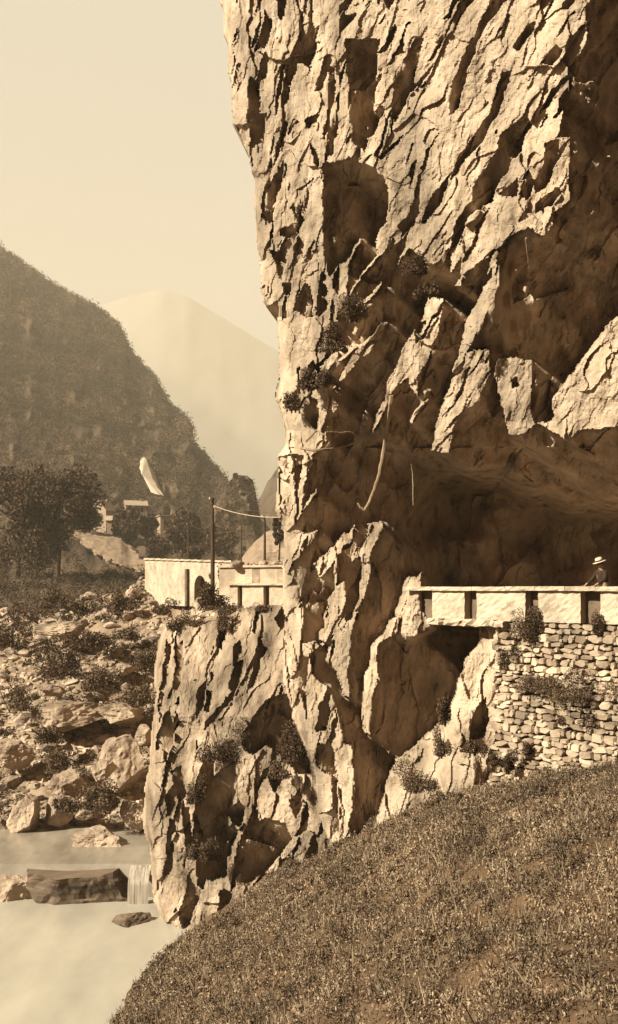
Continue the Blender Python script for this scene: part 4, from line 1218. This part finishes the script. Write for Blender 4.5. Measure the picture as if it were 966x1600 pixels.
for sd in (1, -1):
    mb = MB(); y0 = .125 * sd
    mb.lathe([(.001, 0), (.05, 0), (.055, .03), (.045, .08), (.001, .1)], (.07 if sd > 0 else .03, y0, 0), 12, 2.6, .95)
    mb.build('shoe', M_dark, man, True)
    # hand resting on the coping: palm and five fingers
    hy = .19 if sd > 0 else -.21
    hj = [((.49, hy, 1.055), .026), ((.54, hy, 1.035), (.036, .016)), ((.575, hy, 1.027), (.038, .014))]
    he = [(0, 1), (1, 2)]
    for fi, (oy, ln) in enumerate(((-.033, .05), (-.011, .066), (.011, .07), (.033, .062))):
        b = len(hj); hj += [((.59, hy + oy, 1.027), .0095), ((.59 + ln * .5, hy + oy * 1.15, 1.03), .0085), ((.59 + ln, hy + oy * 1.2, 1.02), .007)]
        he += [(2, b), (b, b + 1), (b + 1, b + 2)]
    b = len(hj); hj += [((.54, hy - sd * .04, 1.03), .0115), ((.575, hy - sd * .062, 1.024), .009)]; he += [(1, b), (b, b + 1)]
    skinned('hand', hj, he, M_skin, man, 1)
# face details and hair
mb = MB()
mb.lathe([(.001, -.03), (.012, -.02), (.015, -.005), (.007, .015), (.001, .02)], (.238, 0, 1.645), 8); mb.build('nose', M_skin, man, True)
for sd in (1, -1):
    mb = MB(); mb.lathe([(.001, -.01), (.009, -.004), (.009, .004), (.001, .01)], (.222, .032 * sd, 1.672), 8); mb.build('eye', M_hair, man, True)
    mb = MB(); mb.lathe([(.001, -.03), (.014, -.018), (.018, .006), (.012, .026), (.001, .032)], (.145, .078 * sd, 1.65), 8, 1, .5); mb.build('ear', M_skin, man, True)
mb = MB(); mb.box((.226, 0, 1.612), (.012, .045, .008)); mb.build('mouth', M_hair, man)
mb = MB(); mb.lathe([(.001, 1.785), (.06, 1.77), (.086, 1.73), (.09, 1.68), (.08, 1.63), (.05, 1.60)], (.135, 0, 0), 16, 1, .92); mb.build('hair', M_hair, man, True)
tag(man, 'man in a dark suit and pale hat leaning on the near parapet', 'person')
hat = MB()
HM = Matrix.Rotation(.30, 3, 'Y') @ Matrix.Rotation(.12, 3, 'X')
hat.lathe([(.098, .0), (.15, -.012), (.182, -.006), (.186, .002), (.15, .0), (.102, .014), (.101, .05), (.094, .105), (.07, .128), (.03, .118), (.001, .116)], (.16, 0, 1.725), 28, 1.08, 1, HM)
ho = hat.build('hat', M_hat, man, True)
bd = MB(); bd.lathe([(.1025, .012), (.1055, .02), (.104, .05), (.1, .056)], (.16, 0, 1.725), 28, 1.08, 1, HM); bd.build('hat_band', M_cloth, ho, True)

# ------------------------------------------------------------------ turf
rg = np.random.RandomState(21)
N0 = 1300000
Yg = rg.uniform(9, 37, N0); Pg = rg.uniform(100, 985, N0)
Xg = (Pg - CXP) * Yg / FPX
Zg = turf_z(Xg, Yg)
Pyg = HYP - Zg * FPX / Yg
edge = (Zg > -13.9) & (Pyg < 1625) & (Pyg > 1150)
# keep screen density roughly even and leave thin patches
prob = np.clip((Yg / 30) ** 1.0 * 1.0, .25, 1) * np.clip(.62 + 1.1 * fbm(Xg / .7, Yg / 1.1, 33, 3), .12, 1)
keepm = edge & (rg.rand(N0) < prob)
C = np.stack([Xg[keepm], Yg[keepm], Zg[keepm]], 1)
hgt = rg.gamma(2.2, .035, len(C)); tall = 1.6 * fbm(C[:, 0] / .45, C[:, 1] / .6, 34, 2)
C[:, 2] += np.clip(hgt * (1 + .8 * tall), .0, .4)
sz = np.clip(.032 + .0012 * C[:, 1], .035, .08) * rg.uniform(.6, 1.3, len(C))
v, f = leaf_quads(C, sz, .42, .9, 35)
tag(mesh_obj('grass', v, f, M_grass), 'rough brown meadow grass on the sloping foreground bank', 'grass', kind='stuff')
# broad-leaved weeds among the turf
qw = np.random.RandomState(91)
pk = qw.choice(len(C), 520)
Wc = C[pk]
fo = clumps('meadow_weeds', ((Wc[:, 0] / Wc[:, 1]) * FPX + CXP, HYP - (Wc[:, 2] + .05) * FPX / Wc[:, 1], Wc[:, 1]), M_leaf, 92, 60, 9.0, 3.4, .6)
tag(fo, 'darker broad leaved weeds dotted through the meadow grass', 'weeds', kind='stuff')
# taller stalks
ns = 16000
pk = rg.choice(len(C), ns)
B = C[pk].copy(); B[:, 2] -= .08
hh = rg.uniform(.12, .34, ns); lean = rg.normal(size=(ns, 2)) * .35
T = B + np.stack([lean[:, 0] * hh, lean[:, 1] * hh, hh], 1)
wv = np.stack([rg.uniform(.006, .014, ns), np.zeros(ns), np.zeros(ns)], 1)
v = np.stack([B - wv, B + wv, T + wv * .4, T - wv * .4], 1).reshape(-1, 3)
tag(mesh_obj('grass_stalks', v, np.arange(4 * ns).reshape(ns, 4), M_grass), 'thin dry stalks standing above the meadow grass', 'grass', kind='stuff')

# ------------------------------------------------------------------ haze
hm = bpy.data.materials.new('haze_air'); hm.use_nodes = True
HN, HL = hm.node_tree.nodes, hm.node_tree.links
for n_ in list(HN): HN.remove(n_)
ho_ = HN.new('ShaderNodeOutputMaterial'); pv = HN.new('ShaderNodeVolumePrincipled')
pv.inputs['Color'].default_value = (.98, .79, .55, 1)
pv.inputs['Density'].default_value = .0003
pv.inputs['Anisotropy'].default_value = 0.0
HL.new(pv.outputs[0], ho_.inputs['Volume'])
hz = MB(); hz.box((0, 1500, 459), (7400, 3400, 1002))
o = hz.build('haze', hm)
tag(o, 'pale haze filling the valley air', 'haze', kind='stuff')
